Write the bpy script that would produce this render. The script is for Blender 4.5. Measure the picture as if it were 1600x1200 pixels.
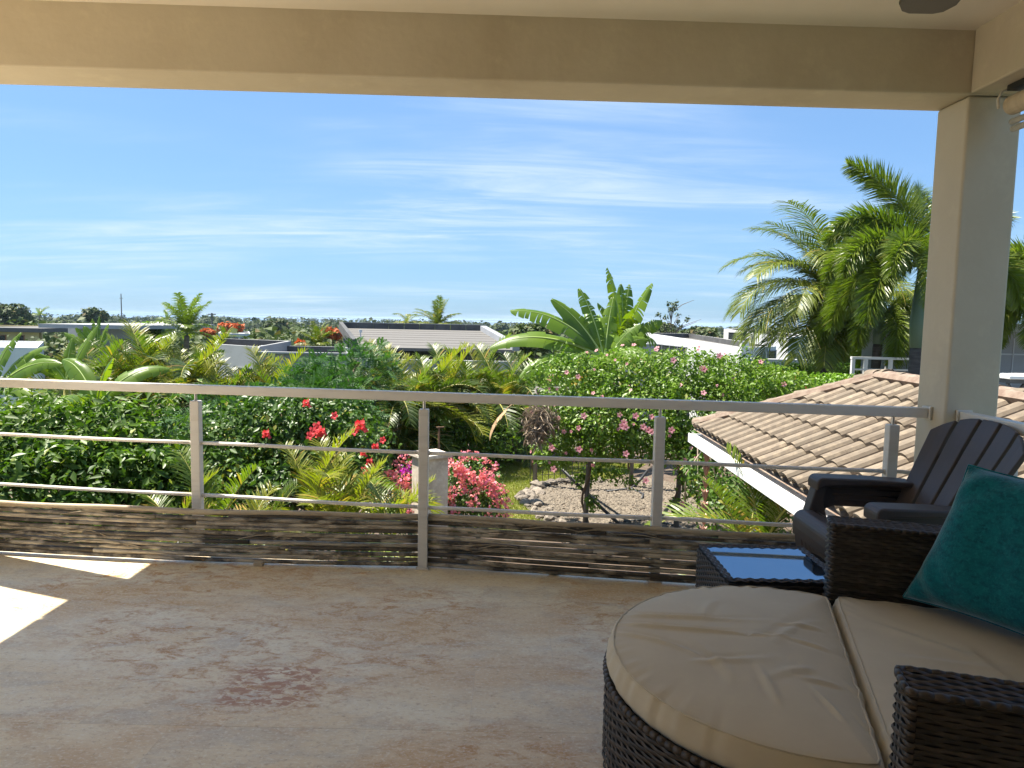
import bpy, bmesh, math, random
import numpy as np
from mathutils import Vector, Matrix

for o in list(bpy.data.objects):
    bpy.data.objects.remove(o, do_unlink=True)
SC = bpy.context.scene
COL = SC.collection
R = math.radians

# ------------------------------------------------------------------ camera
EYE = 1.28
PITCH, ROLL, FPX = R(-5.1), R(1.1), 1110.0
cam = bpy.data.cameras.new('camera')
cam.sensor_width = 36.0
cam.lens = 36.0 * FPX / 1600.0
cam.clip_start = 0.05
cam.clip_end = 120000
camo = bpy.data.objects.new('camera', cam)
COL.objects.link(camo)
camo.matrix_world = Matrix.Translation((0, 0, EYE)) @ Matrix.Rotation(R(90) + PITCH, 4, 'X') @ Matrix.Rotation(ROLL, 4, 'Z')
SC.camera = camo

# ------------------------------------------------------------------ world, sun, exposure
SUN = Vector((-0.94, 0.34, 1.957)).normalized()
SKY_STRENGTH = 0.10
SUN_STRENGTH = 4.0
w = bpy.data.worlds.new('World')
SC.world = w
w.use_nodes = True
nt = w.node_tree
N, L = nt.nodes, nt.links
N.clear()
wout = N.new('ShaderNodeOutputWorld')
bg = N.new('ShaderNodeBackground')
bg.inputs['Strength'].default_value = SKY_STRENGTH
sky = N.new('ShaderNodeTexSky')
sky.sky_type = 'NISHITA'
sky.sun_disc = False
sky.sun_elevation = math.asin(SUN.z)
sky.sun_rotation = math.atan2(SUN.x, SUN.y)
sky.altitude = 30
sky.air_density = 1.0
sky.dust_density = 0.6
sky.ozone_density = 2.0
tc = N.new('ShaderNodeTexCoord')
sep = N.new('ShaderNodeSeparateXYZ')
L.new(tc.outputs['Generated'], sep.inputs[0])
def wmath(op, a, b=None, clamp=False):
    n = N.new('ShaderNodeMath'); n.operation = op; n.use_clamp = clamp
    for i, q in enumerate((a, b)):
        if q is None: continue
        if isinstance(q, (int, float)): n.inputs[i].default_value = q
        else: L.new(q, n.inputs[i])
    return n.outputs[0]
zz = wmath('ADD', wmath('MAXIMUM', sep.outputs[2], 0.0), 0.10)
cmb = N.new('ShaderNodeCombineXYZ')
L.new(wmath('DIVIDE', sep.outputs[0], zz), cmb.inputs[0])
L.new(wmath('DIVIDE', sep.outputs[1], zz), cmb.inputs[1])
def wnoise(scale, rotz, detail, rough, dist, loc=(0, 0, 0)):
    mp = N.new('ShaderNodeMapping'); mp.inputs['Scale'].default_value = scale
    mp.inputs['Rotation'].default_value = (0, 0, rotz); mp.inputs['Location'].default_value = loc
    L.new(cmb.outputs[0], mp.inputs[0])
    n = N.new('ShaderNodeTexNoise'); n.inputs['Scale'].default_value = 1.0
    n.inputs['Detail'].default_value = detail; n.inputs['Roughness'].default_value = rough
    n.inputs['Distortion'].default_value = dist
    L.new(mp.outputs[0], n.inputs['Vector'])
    return n.outputs[0]
streak = wnoise((0.55, 2.2, 1), R(9), 10, 0.66, 0.9, (1.3, 0.4, 0))
patch = wnoise((0.30, 0.55, 1), R(5), 4, 0.55, 0.3, (3.7, 2.15, 0))
def wramp(v, a, b):
    r = N.new('ShaderNodeMapRange'); r.inputs[1].default_value = a; r.inputs[2].default_value = b
    r.clamp = True; r.interpolation_type = 'SMOOTHSTEP'
    L.new(v, r.inputs[0]); return r.outputs[0]
cl = wmath('MULTIPLY', wramp(streak, 0.36, 0.80), wramp(patch, 0.40, 0.70))
cl = wmath('MULTIPLY', cl, 0.80)
cl = wmath('ADD', cl, wmath('MULTIPLY', wramp(patch, 0.35, 0.8), 0.10))
mixc = N.new('ShaderNodeMix'); mixc.data_type = 'RGBA'
L.new(cl, mixc.inputs[0])
gm = N.new('ShaderNodeGamma'); gm.inputs[1].default_value = 0.50      # phone-camera style compression of the whole sky
L.new(sky.outputs[0], gm.inputs[0])
tn = N.new('ShaderNodeMix'); tn.data_type = 'RGBA'; tn.blend_type = 'MULTIPLY'; tn.inputs[0].default_value = 1.0; tn.clamp_result = False
L.new(gm.outputs[0], tn.inputs[6]); tn.inputs[7].default_value = (0.55, 0.85, 1.23, 1)
L.new(tn.outputs[2], mixc.inputs[6])
mixc.inputs[7].default_value = (2.6, 3.0, 3.5, 1)
L.new(mixc.outputs[2], bg.inputs[0])
L.new(bg.outputs[0], wout.inputs[0])

sl = bpy.data.lights.new('sun', 'SUN')
sl.energy = SUN_STRENGTH
sl.angle = R(0.53)
sl.color = (1.0, 0.94, 0.82)
so = bpy.data.objects.new('sun', sl)
COL.objects.link(so)
so.rotation_euler = SUN.to_track_quat('Z', 'Y').to_euler()
so.location = (0, 0, 30)

SC.view_settings.view_transform = 'Standard'
SC.view_settings.look = 'None'
SC.view_settings.exposure = 1.80
SC.view_settings.gamma = 1.0
SC.view_settings.use_curve_mapping = False

# ------------------------------------------------------------------ layout helpers
def ray(px, py):
    x = (px - 800) / FPX; y = -(py - 600) / FPX
    c, s = math.cos(ROLL), math.sin(ROLL)
    x, y = c * x - s * y, s * x + c * y
    cp, sp = math.cos(PITCH), math.sin(PITCH)
    return Vector((x, cp - y * sp, sp + y * cp))
def at(px, py, Y):
    r = ray(px, py)
    return Vector((0, 0, EYE)) + r * (Y / r.y)
def gz(px, py, z):
    r = ray(px, py)
    return Vector((0, 0, EYE)) + r * ((z - EYE) / r.z)
def lerp(a, b, t): return a + (b - a) * t
def interp(pts, x):
    if x <= pts[0][0]: return pts[0][1]
    for (a, b), (c, d) in zip(pts, pts[1:]):
        if x <= c: return b + (d - b) * (x - a) / (c - a)
    return pts[-1][1]

# ------------------------------------------------------------------ materials
MATS = {}
def pmat(name, base, rough=0.6, metal=0.0, spec=0.5, vary=None, noise=None, bump=None, coat=0, sheen=0, island=0, objrand=0):
    """vary=(color2, scale, lo, hi) object-space noise mix; bump=(scale,strength,dist)"""
    m = bpy.data.materials.new(name); m.use_nodes = True
    t = m.node_tree; n = t.nodes; l = t.links
    p = n['Principled BSDF']
    p.inputs['Base Color'].default_value = (*base, 1)
    p.inputs['Roughness'].default_value = rough
    p.inputs['Metallic'].default_value = metal
    p.inputs['Specular IOR Level'].default_value = spec
    if coat: p.inputs['Coat Weight'].default_value = coat
    if sheen:
        p.inputs['Sheen Weight'].default_value = sheen
        p.inputs['Sheen Roughness'].default_value = 0.4
    co = n.new('ShaderNodeTexCoord').outputs['Object']
    cur = None
    for vv in (vary or []):
        c2, sc, lo, hi = vv[:4]
        nz = n.new('ShaderNodeTexNoise'); nz.inputs['Detail'].default_value = 8
        nz.inputs['Roughness'].default_value = 0.62
        nz.inputs['Scale'].default_value = 1.0
        mp = n.new('ShaderNodeMapping')
        s3 = sc if isinstance(sc, tuple) else (sc, sc, sc)
        mp.inputs['Scale'].default_value = s3
        if len(vv) > 4: mp.inputs['Location'].default_value = vv[4]
        l.new(co, mp.inputs[0]); l.new(mp.outputs[0], nz.inputs['Vector'])
        if objrand:
            oi = n.new('ShaderNodeObjectInfo'); nz.noise_dimensions = '4D'
            ml = n.new('ShaderNodeMath'); ml.operation = 'MULTIPLY'; ml.inputs[1].default_value = objrand
            l.new(oi.outputs['Random'], ml.inputs[0]); l.new(ml.outputs[0], nz.inputs['W'])
        mr = n.new('ShaderNodeMapRange'); mr.inputs[1].default_value = lo; mr.inputs[2].default_value = hi
        l.new(nz.outputs[0], mr.inputs[0])
        mx = n.new('ShaderNodeMix'); mx.data_type = 'RGBA'
        l.new(mr.outputs[0], mx.inputs[0])
        if cur is None: mx.inputs[6].default_value = (*base, 1)
        else: l.new(cur, mx.inputs[6])
        mx.inputs[7].default_value = (*c2, 1)
        cur = mx.outputs[2]
    if island:
        src = n.new('ShaderNodeNewGeometry').outputs['Random Per Island'] if island > 0 else n.new('ShaderNodeObjectInfo').outputs['Random']
        mr = n.new('ShaderNodeMapRange'); mr.inputs[3].default_value = 1 - abs(island); mr.inputs[4].default_value = 1 + abs(island)
        l.new(src, mr.inputs[0])
        hs = n.new('ShaderNodeHueSaturation'); l.new(mr.outputs[0], hs.inputs['Value'])
        if cur is None: hs.inputs['Color'].default_value = (*base, 1)
        else: l.new(cur, hs.inputs['Color'])
        cur = hs.outputs[0]
    if cur is not None: l.new(cur, p.inputs['Base Color'])
    if bump:
        bp = n.new('ShaderNodeBump'); bp.inputs['Strength'].default_value = bump[1]; bp.inputs['Distance'].default_value = bump[2]
        nz = n.new('ShaderNodeTexNoise'); nz.inputs['Detail'].default_value = 6
        s3 = bump[0] if isinstance(bump[0], tuple) else (bump[0],) * 3
        mp = n.new('ShaderNodeMapping'); mp.inputs['Scale'].default_value = s3
        l.new(co, mp.inputs[0]); l.new(mp.outputs[0], nz.inputs['Vector']); nz.inputs['Scale'].default_value = 1
        l.new(nz.outputs[0], bp.inputs['Height']); l.new(bp.outputs[0], p.inputs['Normal'])
    MATS[name] = m
    return m

def leafmat(name, c1, c2, c3=None, trans=0.35, rough=0.42, spec=0.4, tint=(1.0, 1.25, 0.42), clump=0.8, rare=0.06):
    """per-leaf colour between c1 and c2, a few leaves of c3, thin-leaf translucency"""
    m = bpy.data.materials.new(name); m.use_nodes = True
    t = m.node_tree; n = t.nodes; l = t.links
    p = n['Principled BSDF']; out = n['Material Output']
    p.inputs['Roughness'].default_value = rough
    p.inputs['Specular IOR Level'].default_value = spec
    g = n.new('ShaderNodeNewGeometry')
    oi = n.new('ShaderNodeObjectInfo')
    co = n.new('ShaderNodeTexCoord')
    nz = n.new('ShaderNodeTexNoise'); nz.inputs['Scale'].default_value = clump; nz.inputs['Detail'].default_value = 3
    l.new(co.outputs['Object'], nz.inputs['Vector'])
    a = n.new('ShaderNodeMath'); a.operation = 'MULTIPLY_ADD'; a.inputs[1].default_value = 0.55; a.inputs[2].default_value = -0.12
    l.new(g.outputs['Random Per Island'], a.inputs[0])
    b = n.new('ShaderNodeMath'); b.operation = 'MULTIPLY_ADD'; b.inputs[1].default_value = 0.9
    l.new(nz.outputs[0], b.inputs[0]); l.new(a.outputs[0], b.inputs[2])
    c = n.new('ShaderNodeMath'); c.operation = 'MULTIPLY_ADD'; c.inputs[1].default_value = 0.3; c.use_clamp = True
    l.new(oi.outputs['Random'], c.inputs[0]); l.new(b.outputs[0], c.inputs[2])
    d = n.new('ShaderNodeMath'); d.operation = 'SUBTRACT'; d.inputs[1].default_value = 0.18; d.use_clamp = True
    l.new(c.outputs[0], d.inputs[0])
    mx = n.new('ShaderNodeMix'); mx.data_type = 'RGBA'
    mx.inputs[6].default_value = (*c1, 1); mx.inputs[7].default_value = (*c2, 1)
    l.new(d.outputs[0], mx.inputs[0])
    col = mx.outputs[2]
    if c3:
        gt = n.new('ShaderNodeMath'); gt.operation = 'GREATER_THAN'; gt.inputs[1].default_value = 1 - rare
        l.new(g.outputs['Random Per Island'], gt.inputs[0])
        m2 = n.new('ShaderNodeMix'); m2.data_type = 'RGBA'; m2.inputs[7].default_value = (*c3, 1)
        l.new(gt.outputs[0], m2.inputs[0]); l.new(col, m2.inputs[6]); col = m2.outputs[2]
    l.new(col, p.inputs['Base Color'])
    tr = n.new('ShaderNodeBsdfTranslucent')
    mt = n.new('ShaderNodeMix'); mt.data_type = 'RGBA'; mt.blend_type = 'MULTIPLY'; mt.inputs[0].default_value = 1
    mt.clamp_result = False
    l.new(col, mt.inputs[6]); mt.inputs[7].default_value = (*tint, 1)
    l.new(mt.outputs[2], tr.inputs[0])
    ms = n.new('ShaderNodeMixShader'); ms.inputs[0].default_value = trans
    l.new(p.outputs[0], ms.inputs[1]); l.new(tr.outputs[0], ms.inputs[2])
    l.new(ms.outputs[0], out.inputs[0])
    MATS[name] = m
    return m

# ------------------------------------------------------------------ mesh helpers
class MB:
    def __init__(s): s.v = []; s.f = []; s.m = []
    def add(s, vs, fs, mi=0):
        b = len(s.v)
        s.v += [tuple(q) for q in vs]
        for f in fs:
            s.f.append(tuple(i + b for i in f)); s.m.append(mi)
    def obox(s, c, ax, ay, az, mi=0):
        c, ax, ay, az = Vector(c), Vector(ax), Vector(ay), Vector(az)
        vs = [c + ax * i + ay * j + az * k for k in (-1, 1) for j in (-1, 1) for i in (-1, 1)]
        s.add(vs, [(0, 2, 3, 1), (4, 5, 7, 6), (0, 1, 5, 4), (2, 6, 7, 3), (0, 4, 6, 2), (1, 3, 7, 5)], mi)
    def box(s, x0, x1, y0, y1, z0, z1, mi=0):
        s.obox(((x0 + x1) / 2, (y0 + y1) / 2, (z0 + z1) / 2), ((x1 - x0) / 2, 0, 0), (0, (y1 - y0) / 2, 0), (0, 0, (z1 - z0) / 2), mi)
    def bar(s, a, b, wx, wz, up=(0, 0, 1), mi=0):
        a, b = Vector(a), Vector(b); d = b - a; u = Vector(up)
        sd = d.cross(u).normalized(); u = sd.cross(d).normalized()
        s.obox((a + b) / 2, d / 2, sd * wx / 2, u * wz / 2, mi)
    def tube(s, pts, r, n=8, mi=0, cap=True, sq=(1, 1)):
        pts = [Vector(p) for p in pts]
        rs = r if isinstance(r, (list, tuple)) else [r] * len(pts)
        rings = []; up = Vector((0, 0, 1))
        d0 = (pts[1] - pts[0]).normalized()
        sd = d0.cross(up) if abs(d0.z) < 0.95 else d0.cross(Vector((1, 0, 0)))
        sd.normalize()
        for i, p in enumerate(pts):
            d = (pts[min(i + 1, len(pts) - 1)] - pts[max(i - 1, 0)]).normalized()
            sd = (sd - d * sd.dot(d)).normalized(); u = d.cross(sd)
            rings.append([p + (sd * math.cos(2 * math.pi * k / n) * sq[0] + u * math.sin(2 * math.pi * k / n) * sq[1]) * rs[i] for k in range(n)])
        vs = [q for rg in rings for q in rg]; fs = []
        for i in range(len(rings) - 1):
            for k in range(n):
                fs.append((i * n + k, i * n + (k + 1) % n, (i + 1) * n + (k + 1) % n, (i + 1) * n + k))
        if cap:
            fs.append(tuple(range(n - 1, -1, -1))); fs.append(tuple(range((len(rings) - 1) * n, len(rings) * n)))
        s.add(vs, fs, mi)
    def lathe(s, prof, n=12, c=(0, 0, 0), mi=0):
        vs = []; fs = []
        for r, z in prof:
            for k in range(n):
                a = 2 * math.pi * k / n
                vs.append((c[0] + r * math.cos(a), c[1] + r * math.sin(a), c[2] + z))
        for i in range(len(prof) - 1):
            for k in range(n):
                fs.append((i * n + k, i * n + (k + 1) % n, (i + 1) * n + (k + 1) % n, (i + 1) * n + k))
        s.add(vs, fs, mi)
    def prism(s, poly, z0, z1, mi=0):
        n = len(poly)
        vs = [(p[0], p[1], z0) for p in poly] + [(p[0], p[1], z1) for p in poly]
        fs = [tuple(range(n - 1, -1, -1)), tuple(range(n, 2 * n))] + [(i, (i + 1) % n, n + (i + 1) % n, n + i) for i in range(n)]
        s.add(vs, fs, mi)
    def mesh(s, name, mats, smooth=False):
        me = bpy.data.meshes.new(name)
        me.from_pydata(s.v, [], s.f)
        for q in (mats if isinstance(mats, (list, tuple)) else [mats]):
            me.materials.append(MATS[q] if isinstance(q, str) else q)
        if any(s.m): me.polygons.foreach_set('material_index', s.m)
        if smooth: me.polygons.foreach_set('use_smooth', [True] * len(me.polygons))
        me.update()
        return me
    def build(s, name, mats, parent=None, smooth=False, bevel=0, seg=2):
        o = bpy.data.objects.new(name, s.mesh(name, mats, smooth))
        COL.objects.link(o)
        if parent: setparent(o, parent)
        if bevel:
            b = o.modifiers.new('bevel', 'BEVEL'); b.width = bevel; b.segments = seg; b.limit_method = 'ANGLE'; b.angle_limit = R(35)
        return o
def setparent(o, p):
    o.parent = p
    o.matrix_parent_inverse = wm(p).inverted()
def wm(o):
    if o.parent is None: return o.matrix_basis.copy()
    return wm(o.parent) @ o.matrix_parent_inverse @ o.matrix_basis
def link(name, me, parent=None, loc=(0, 0, 0), rot=(0, 0, 0), scale=(1, 1, 1), world=True):
    o = bpy.data.objects.new(name, me)
    COL.objects.link(o)
    o.location = loc; o.rotation_euler = rot; o.scale = scale if isinstance(scale, (tuple, list)) else (scale,) * 3
    if parent:
        o.parent = parent
        if world: o.matrix_parent_inverse = wm(parent).inverted()
    return o
def tag(o, label=None, cat=None, group=None, kind=None):
    if label: o['label'] = label
    if cat: o['category'] = cat
    if group: o['group'] = group
    if kind: o['kind'] = kind
    return o
def thing(name, label, cat, loc=(0, 0, 0), group=None):
    o = bpy.data.objects.new(name, None); COL.objects.link(o)
    o.location = loc; o.empty_display_size = 0.1
    return tag(o, label, cat, group)
def npmesh(name, V, F, mats, smooth=False, mi=None):
    """V (n,3) float, F (m,k) int"""
    me = bpy.data.meshes.new(name)
    V = np.asarray(V, dtype=np.float32); F = np.asarray(F, dtype=np.int32)
    k = F.shape[1]
    me.vertices.add(len(V)); me.vertices.foreach_set('co', V.ravel())
    me.loops.add(F.size); me.loops.foreach_set('vertex_index', F.ravel())
    me.polygons.add(len(F))
    me.polygons.foreach_set('loop_start', np.arange(0, F.size, k, dtype=np.int32))
    for q in (mats if isinstance(mats, (list, tuple)) else [mats]):
        me.materials.append(MATS[q] if isinstance(q, str) else q)
    if mi is not None: me.polygons.foreach_set('material_index', np.asarray(mi, dtype=np.int32))
    if smooth: me.polygons.foreach_set('use_smooth', np.ones(len(F), dtype=bool))
    me.update(calc_edges=True)
    me.validate()
    return me

# ------------------------------------------------------------------ material library
CREAM = (0.60, 0.53, 0.40)
pmat('plaster', CREAM, 0.85, spec=0.2, vary=[((0.55, 0.48, 0.355), 2.5, 0.4, 0.75), ((0.47, 0.395, 0.275), (1.2, 1.2, 0.5), 0.54, 0.78), ((0.65, 0.58, 0.43), 9, 0.55, 0.8)], bump=(22, 0.25, 0.008))
pmat('ceiling_paint', (0.82, 0.75, 0.63), 0.9, spec=0.15, vary=[((0.70, 0.62, 0.50), 1.2, 0.4, 0.8)], bump=(45, 0.08, 0.004))
pmat('rail_paint', (0.72, 0.68, 0.61), 0.38, spec=0.5, vary=[((0.60, 0.55, 0.47), (5, 5, 30), 0.50, 0.8)])
pmat('steel', (0.55, 0.53, 0.50), 0.35, metal=0.8)
pmat('white_paint', (0.70, 0.70, 0.68), 0.5, vary=[((0.70, 0.70, 0.67), 1.5, 0.45, 0.8)])
pmat('grey_wall', (0.27, 0.28, 0.30), 0.8, vary=[((0.22, 0.23, 0.25), 0.8, 0.4, 0.8)], bump=(20, 0.1, 0.01))
pmat('pale_wall', (0.36, 0.36, 0.36), 0.8, vary=[((0.28, 0.28, 0.28), 0.6, 0.4, 0.8)])
pmat('house_white', (0.56, 0.56, 0.56), 0.75, vary=[((0.66, 0.66, 0.65), (0.8, 0.8, 0.25), 0.45, 0.8)])
pmat('yellow_wall', (0.62, 0.50, 0.24), 0.8)
pmat('dark_wall', (0.045, 0.047, 0.055), 0.7)
pmat('membrane', (0.12, 0.113, 0.105), 0.9, vary=[((0.14, 0.13, 0.12), (0.4, 3, 3), 0.35, 0.75), ((0.145, 0.137, 0.126), (0.2, 5, 5), 0.5, 0.7)])
pmat('membrane_dark', (0.06, 0.06, 0.062), 0.85, vary=[((0.11, 0.11, 0.11), 1.2, 0.4, 0.7)])
pmat('window_glass', (0.03, 0.035, 0.04), 0.08, spec=0.6)
pmat('terracotta', (0.35, 0.15, 0.07), 0.8)
pmat('roof_tile', (0.195, 0.158, 0.118), 0.85, spec=0.2, island=-0.16, objrand=40,
     vary=[((0.15, 0.115, 0.085), 7, 0.42, 0.72), ((0.30, 0.235, 0.165), 14, 0.5, 0.75), ((0.12, 0.09, 0.07), 22, 0.60, 0.72)], bump=(70, 0.35, 0.006))
pmat('mortar', (0.17, 0.115, 0.085), 0.95, vary=[((0.28, 0.22, 0.17), 9, 0.4, 0.7)], bump=(40, 0.4, 0.01))
pmat('copper', (0.48, 0.27, 0.20), 0.5, metal=0.35, vary=[((0.28, 0.17, 0.13), 12, 0.4, 0.7)])
pmat('rusty_iron', (0.30, 0.17, 0.09), 0.8, vary=[((0.16, 0.09, 0.05), 10, 0.4, 0.7)])
pmat('dark_pipe', (0.035, 0.035, 0.037), 0.5)
pmat('grey_pole', (0.16, 0.145, 0.13), 0.75, vary=[((0.08, 0.075, 0.07), (8, 8, 2), 0.4, 0.7)])
pmat('coral_stone', (0.66, 0.57, 0.46), 0.9, spec=0.2, vary=[((0.48, 0.40, 0.32), 5, 0.4, 0.65), ((0.72, 0.66, 0.58), 16, 0.5, 0.7)], bump=(30, 0.3, 0.01))
pmat('rock', (0.30, 0.25, 0.20), 0.95, island=-0.3, objrand=30, vary=[((0.10, 0.085, 0.07), 8, 0.45, 0.65)], bump=(18, 0.6, 0.03))
pmat('pebble', (0.145, 0.118, 0.088), 0.9, island=0.42)
pmat('soil', (0.085, 0.058, 0.038), 0.95, vary=[((0.14, 0.10, 0.07), 3, 0.4, 0.7)], bump=(12, 0.5, 0.05))
pmat('lawn_soil', (0.21, 0.22, 0.05), 0.95, vary=[((0.29, 0.24, 0.10), 1.3, 0.42, 0.68), ((0.11, 0.15, 0.04), 2.5, 0.5, 0.7)], bump=(30, 0.5, 0.03))
pmat('terrain', (0.06, 0.085, 0.03), 0.95, vary=[((0.12, 0.11, 0.06), 0.05, 0.4, 0.7), ((0.03, 0.05, 0.02), 0.4, 0.5, 0.7)])
pmat('sea', (0.03, 0.10, 0.22), 0.35, spec=0.4, bump=((0.02, 0.05, 0.02), 0.4, 3.0))
pmat('trunk', (0.16, 0.13, 0.10), 0.9, vary=[((0.06, 0.05, 0.04), (4, 4, 14), 0.4, 0.7)], bump=((8, 8, 30), 0.5, 0.02))
pmat('dark_trunk', (0.06, 0.055, 0.05), 0.9, vary=[((0.11, 0.10, 0.09), (4, 4, 22), 0.45, 0.7)], bump=((8, 8, 30), 0.6, 0.02))
pmat('crownshaft', (0.10, 0.16, 0.10), 0.5)
pmat('cane_stem', (0.42, 0.36, 0.10), 0.6, vary=[((0.20, 0.24, 0.07), (3, 3, 6), 0.4, 0.7)])
pmat('twig', (0.13, 0.085, 0.055), 0.9)
pmat('dead_leaf', (0.42, 0.28, 0.15), 0.85, vary=[((0.24, 0.14, 0.08), 8, 0.4, 0.7)])
pmat('midrib', (0.34, 0.44, 0.12), 0.5)
pmat('rachis', (0.36, 0.34, 0.08), 0.55)
pmat('rachis_green', (0.12, 0.17, 0.05), 0.55)
pmat('orange_fruit', (0.70, 0.24, 0.03), 0.5)
pmat('teal_cloth', (0.004, 0.135, 0.155), 0.85, spec=0.15, sheen=0.5,
     vary=[((0.002, 0.075, 0.095), (38, 38, 70), 0.40, 0.66), ((0.010, 0.175, 0.195), (120, 120, 120), 0.5, 0.70)], bump=(160, 0.5, 0.003))
pmat('tan_cloth', (0.58, 0.50, 0.365), 0.75, spec=0.25, sheen=0.15, vary=[((0.54, 0.46, 0.335), 6, 0.4, 0.7)], bump=((7, 7, 7), 0.22, 0.010))
pmat('wicker', (0.042, 0.031, 0.024), 0.45, spec=0.4, vary=[((0.075, 0.058, 0.046), (30, 30, 30), 0.45, 0.7)], island=0.35)
pmat('wicker_core', (0.012, 0.010, 0.009), 0.8)
pmat('resin', (0.074, 0.056, 0.048), 0.48, spec=0.45, vary=[((0.064, 0.049, 0.042), 4, 0.4, 0.7)], bump=((60, 60, 300), 0.05, 0.002))
pmat('fan_blade', (0.075, 0.062, 0.040), 0.5)
pmat('fan_metal', (0.25, 0.22, 0.17), 0.35, metal=0.9)
pmat('blind_cloth', (0.62, 0.50, 0.34), 0.8, vary=[((0.52, 0.41, 0.27), (4, 40, 4), 0.4, 0.7)])
pmat('blind_rail', (0.62, 0.56, 0.46), 0.5)
pmat('black_plastic', (0.02, 0.02, 0.02), 0.5)
pmat('white_petal', (0.8, 0.8, 0.75), 0.6)
leafmat('leaf_dark', (0.024, 0.062, 0.010), (0.115, 0.19, 0.024), (0.19, 0.24, 0.02), 0.30, 0.48, 0.22, rare=0.05)
leafmat('leaf_mid', (0.030, 0.072, 0.013), (0.105, 0.185, 0.028), (0.26, 0.25, 0.04), 0.30, 0.42, rare=0.04)
leafmat('leaf_bright', (0.045, 0.105, 0.011), (0.195, 0.30, 0.03), (0.25, 0.28, 0.05), 0.34, 0.42, rare=0.04)
leafmat('leaf_hedge', (0.075, 0.17, 0.010), (0.19, 0.33, 0.022), (0.30, 0.30, 0.04), 0.34, 0.4, rare=0.03)
leafmat('leaf_fern', (0.028, 0.085, 0.018), (0.085, 0.18, 0.040), None, 0.3, 0.5)
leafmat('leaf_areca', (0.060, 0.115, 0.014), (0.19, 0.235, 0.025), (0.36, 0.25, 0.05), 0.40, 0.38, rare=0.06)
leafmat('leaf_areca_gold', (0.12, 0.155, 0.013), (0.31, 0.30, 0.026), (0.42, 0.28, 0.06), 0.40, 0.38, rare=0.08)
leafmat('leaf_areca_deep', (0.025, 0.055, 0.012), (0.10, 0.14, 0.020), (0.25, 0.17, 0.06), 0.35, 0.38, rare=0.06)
leafmat('leaf_coconut', (0.065, 0.105, 0.012), (0.19, 0.215, 0.022), (0.34, 0.27, 0.06), 0.34, 0.42, 0.35, rare=0.08)
leafmat('leaf_foxtail', (0.060, 0.105, 0.014), (0.20, 0.25, 0.028), (0.28, 0.27, 0.05), 0.36, 0.34, 0.55, rare=0.04)
leafmat('leaf_banana', (0.065, 0.145, 0.010), (0.17, 0.27, 0.022), None, 0.44, 0.36, 0.5, tint=(1.5, 1.35, 0.3))
leafmat('leaf_banana_yellow', (0.50, 0.30, 0.02), (0.60, 0.38, 0.04), None, 0.35, 0.5)
leafmat('leaf_wood', (0.040, 0.062, 0.022), (0.095, 0.125, 0.038), (0.15, 0.12, 0.05), 0.15, 0.6, 0.2, clump=0.03)
leafmat('leaf_wood_far', (0.045, 0.062, 0.035), (0.085, 0.105, 0.05), None, 0.12, 0.7, 0.1, clump=0.01)
leafmat('leaf_flame', (0.42, 0.085, 0.022), (0.62, 0.17, 0.04), (0.12, 0.14, 0.04), 0.25, 0.6, 0.2, tint=(1.1, 0.9, 0.8), rare=0.15)
leafmat('grass_blade', (0.15, 0.19, 0.025), (0.32, 0.33, 0.055), (0.40, 0.33, 0.15), 0.3, 0.5, 0.3, rare=0.15)
leafmat('dry_twigs', (0.28, 0.22, 0.16), (0.46, 0.38, 0.29), None, 0.1, 0.8, 0.1, tint=(1, 1, 1))
leafmat('petal_red', (0.62, 0.03, 0.045), (0.78, 0.10, 0.10), None, 0.3, 0.5, 0.3, tint=(1.1, 0.7, 0.7))
leafmat('petal_pink', (0.62, 0.16, 0.22), (0.82, 0.46, 0.46), None, 0.3, 0.5, 0.3, tint=(1.1, 0.8, 0.8))
leafmat('petal_coral', (0.74, 0.17, 0.19), (0.84, 0.44, 0.40), (0.78, 0.28, 0.45), 0.35, 0.5, 0.2, tint=(1.1, 0.8, 0.8), rare=0.2)
leafmat('petal_magenta', (0.50, 0.03, 0.42), (0.62, 0.06, 0.55), None, 0.35, 0.5, 0.2, tint=(1.1, 0.8, 1.1))
pmat('petal_eye', (0.22, 0.01, 0.03), 0.6)

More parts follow.
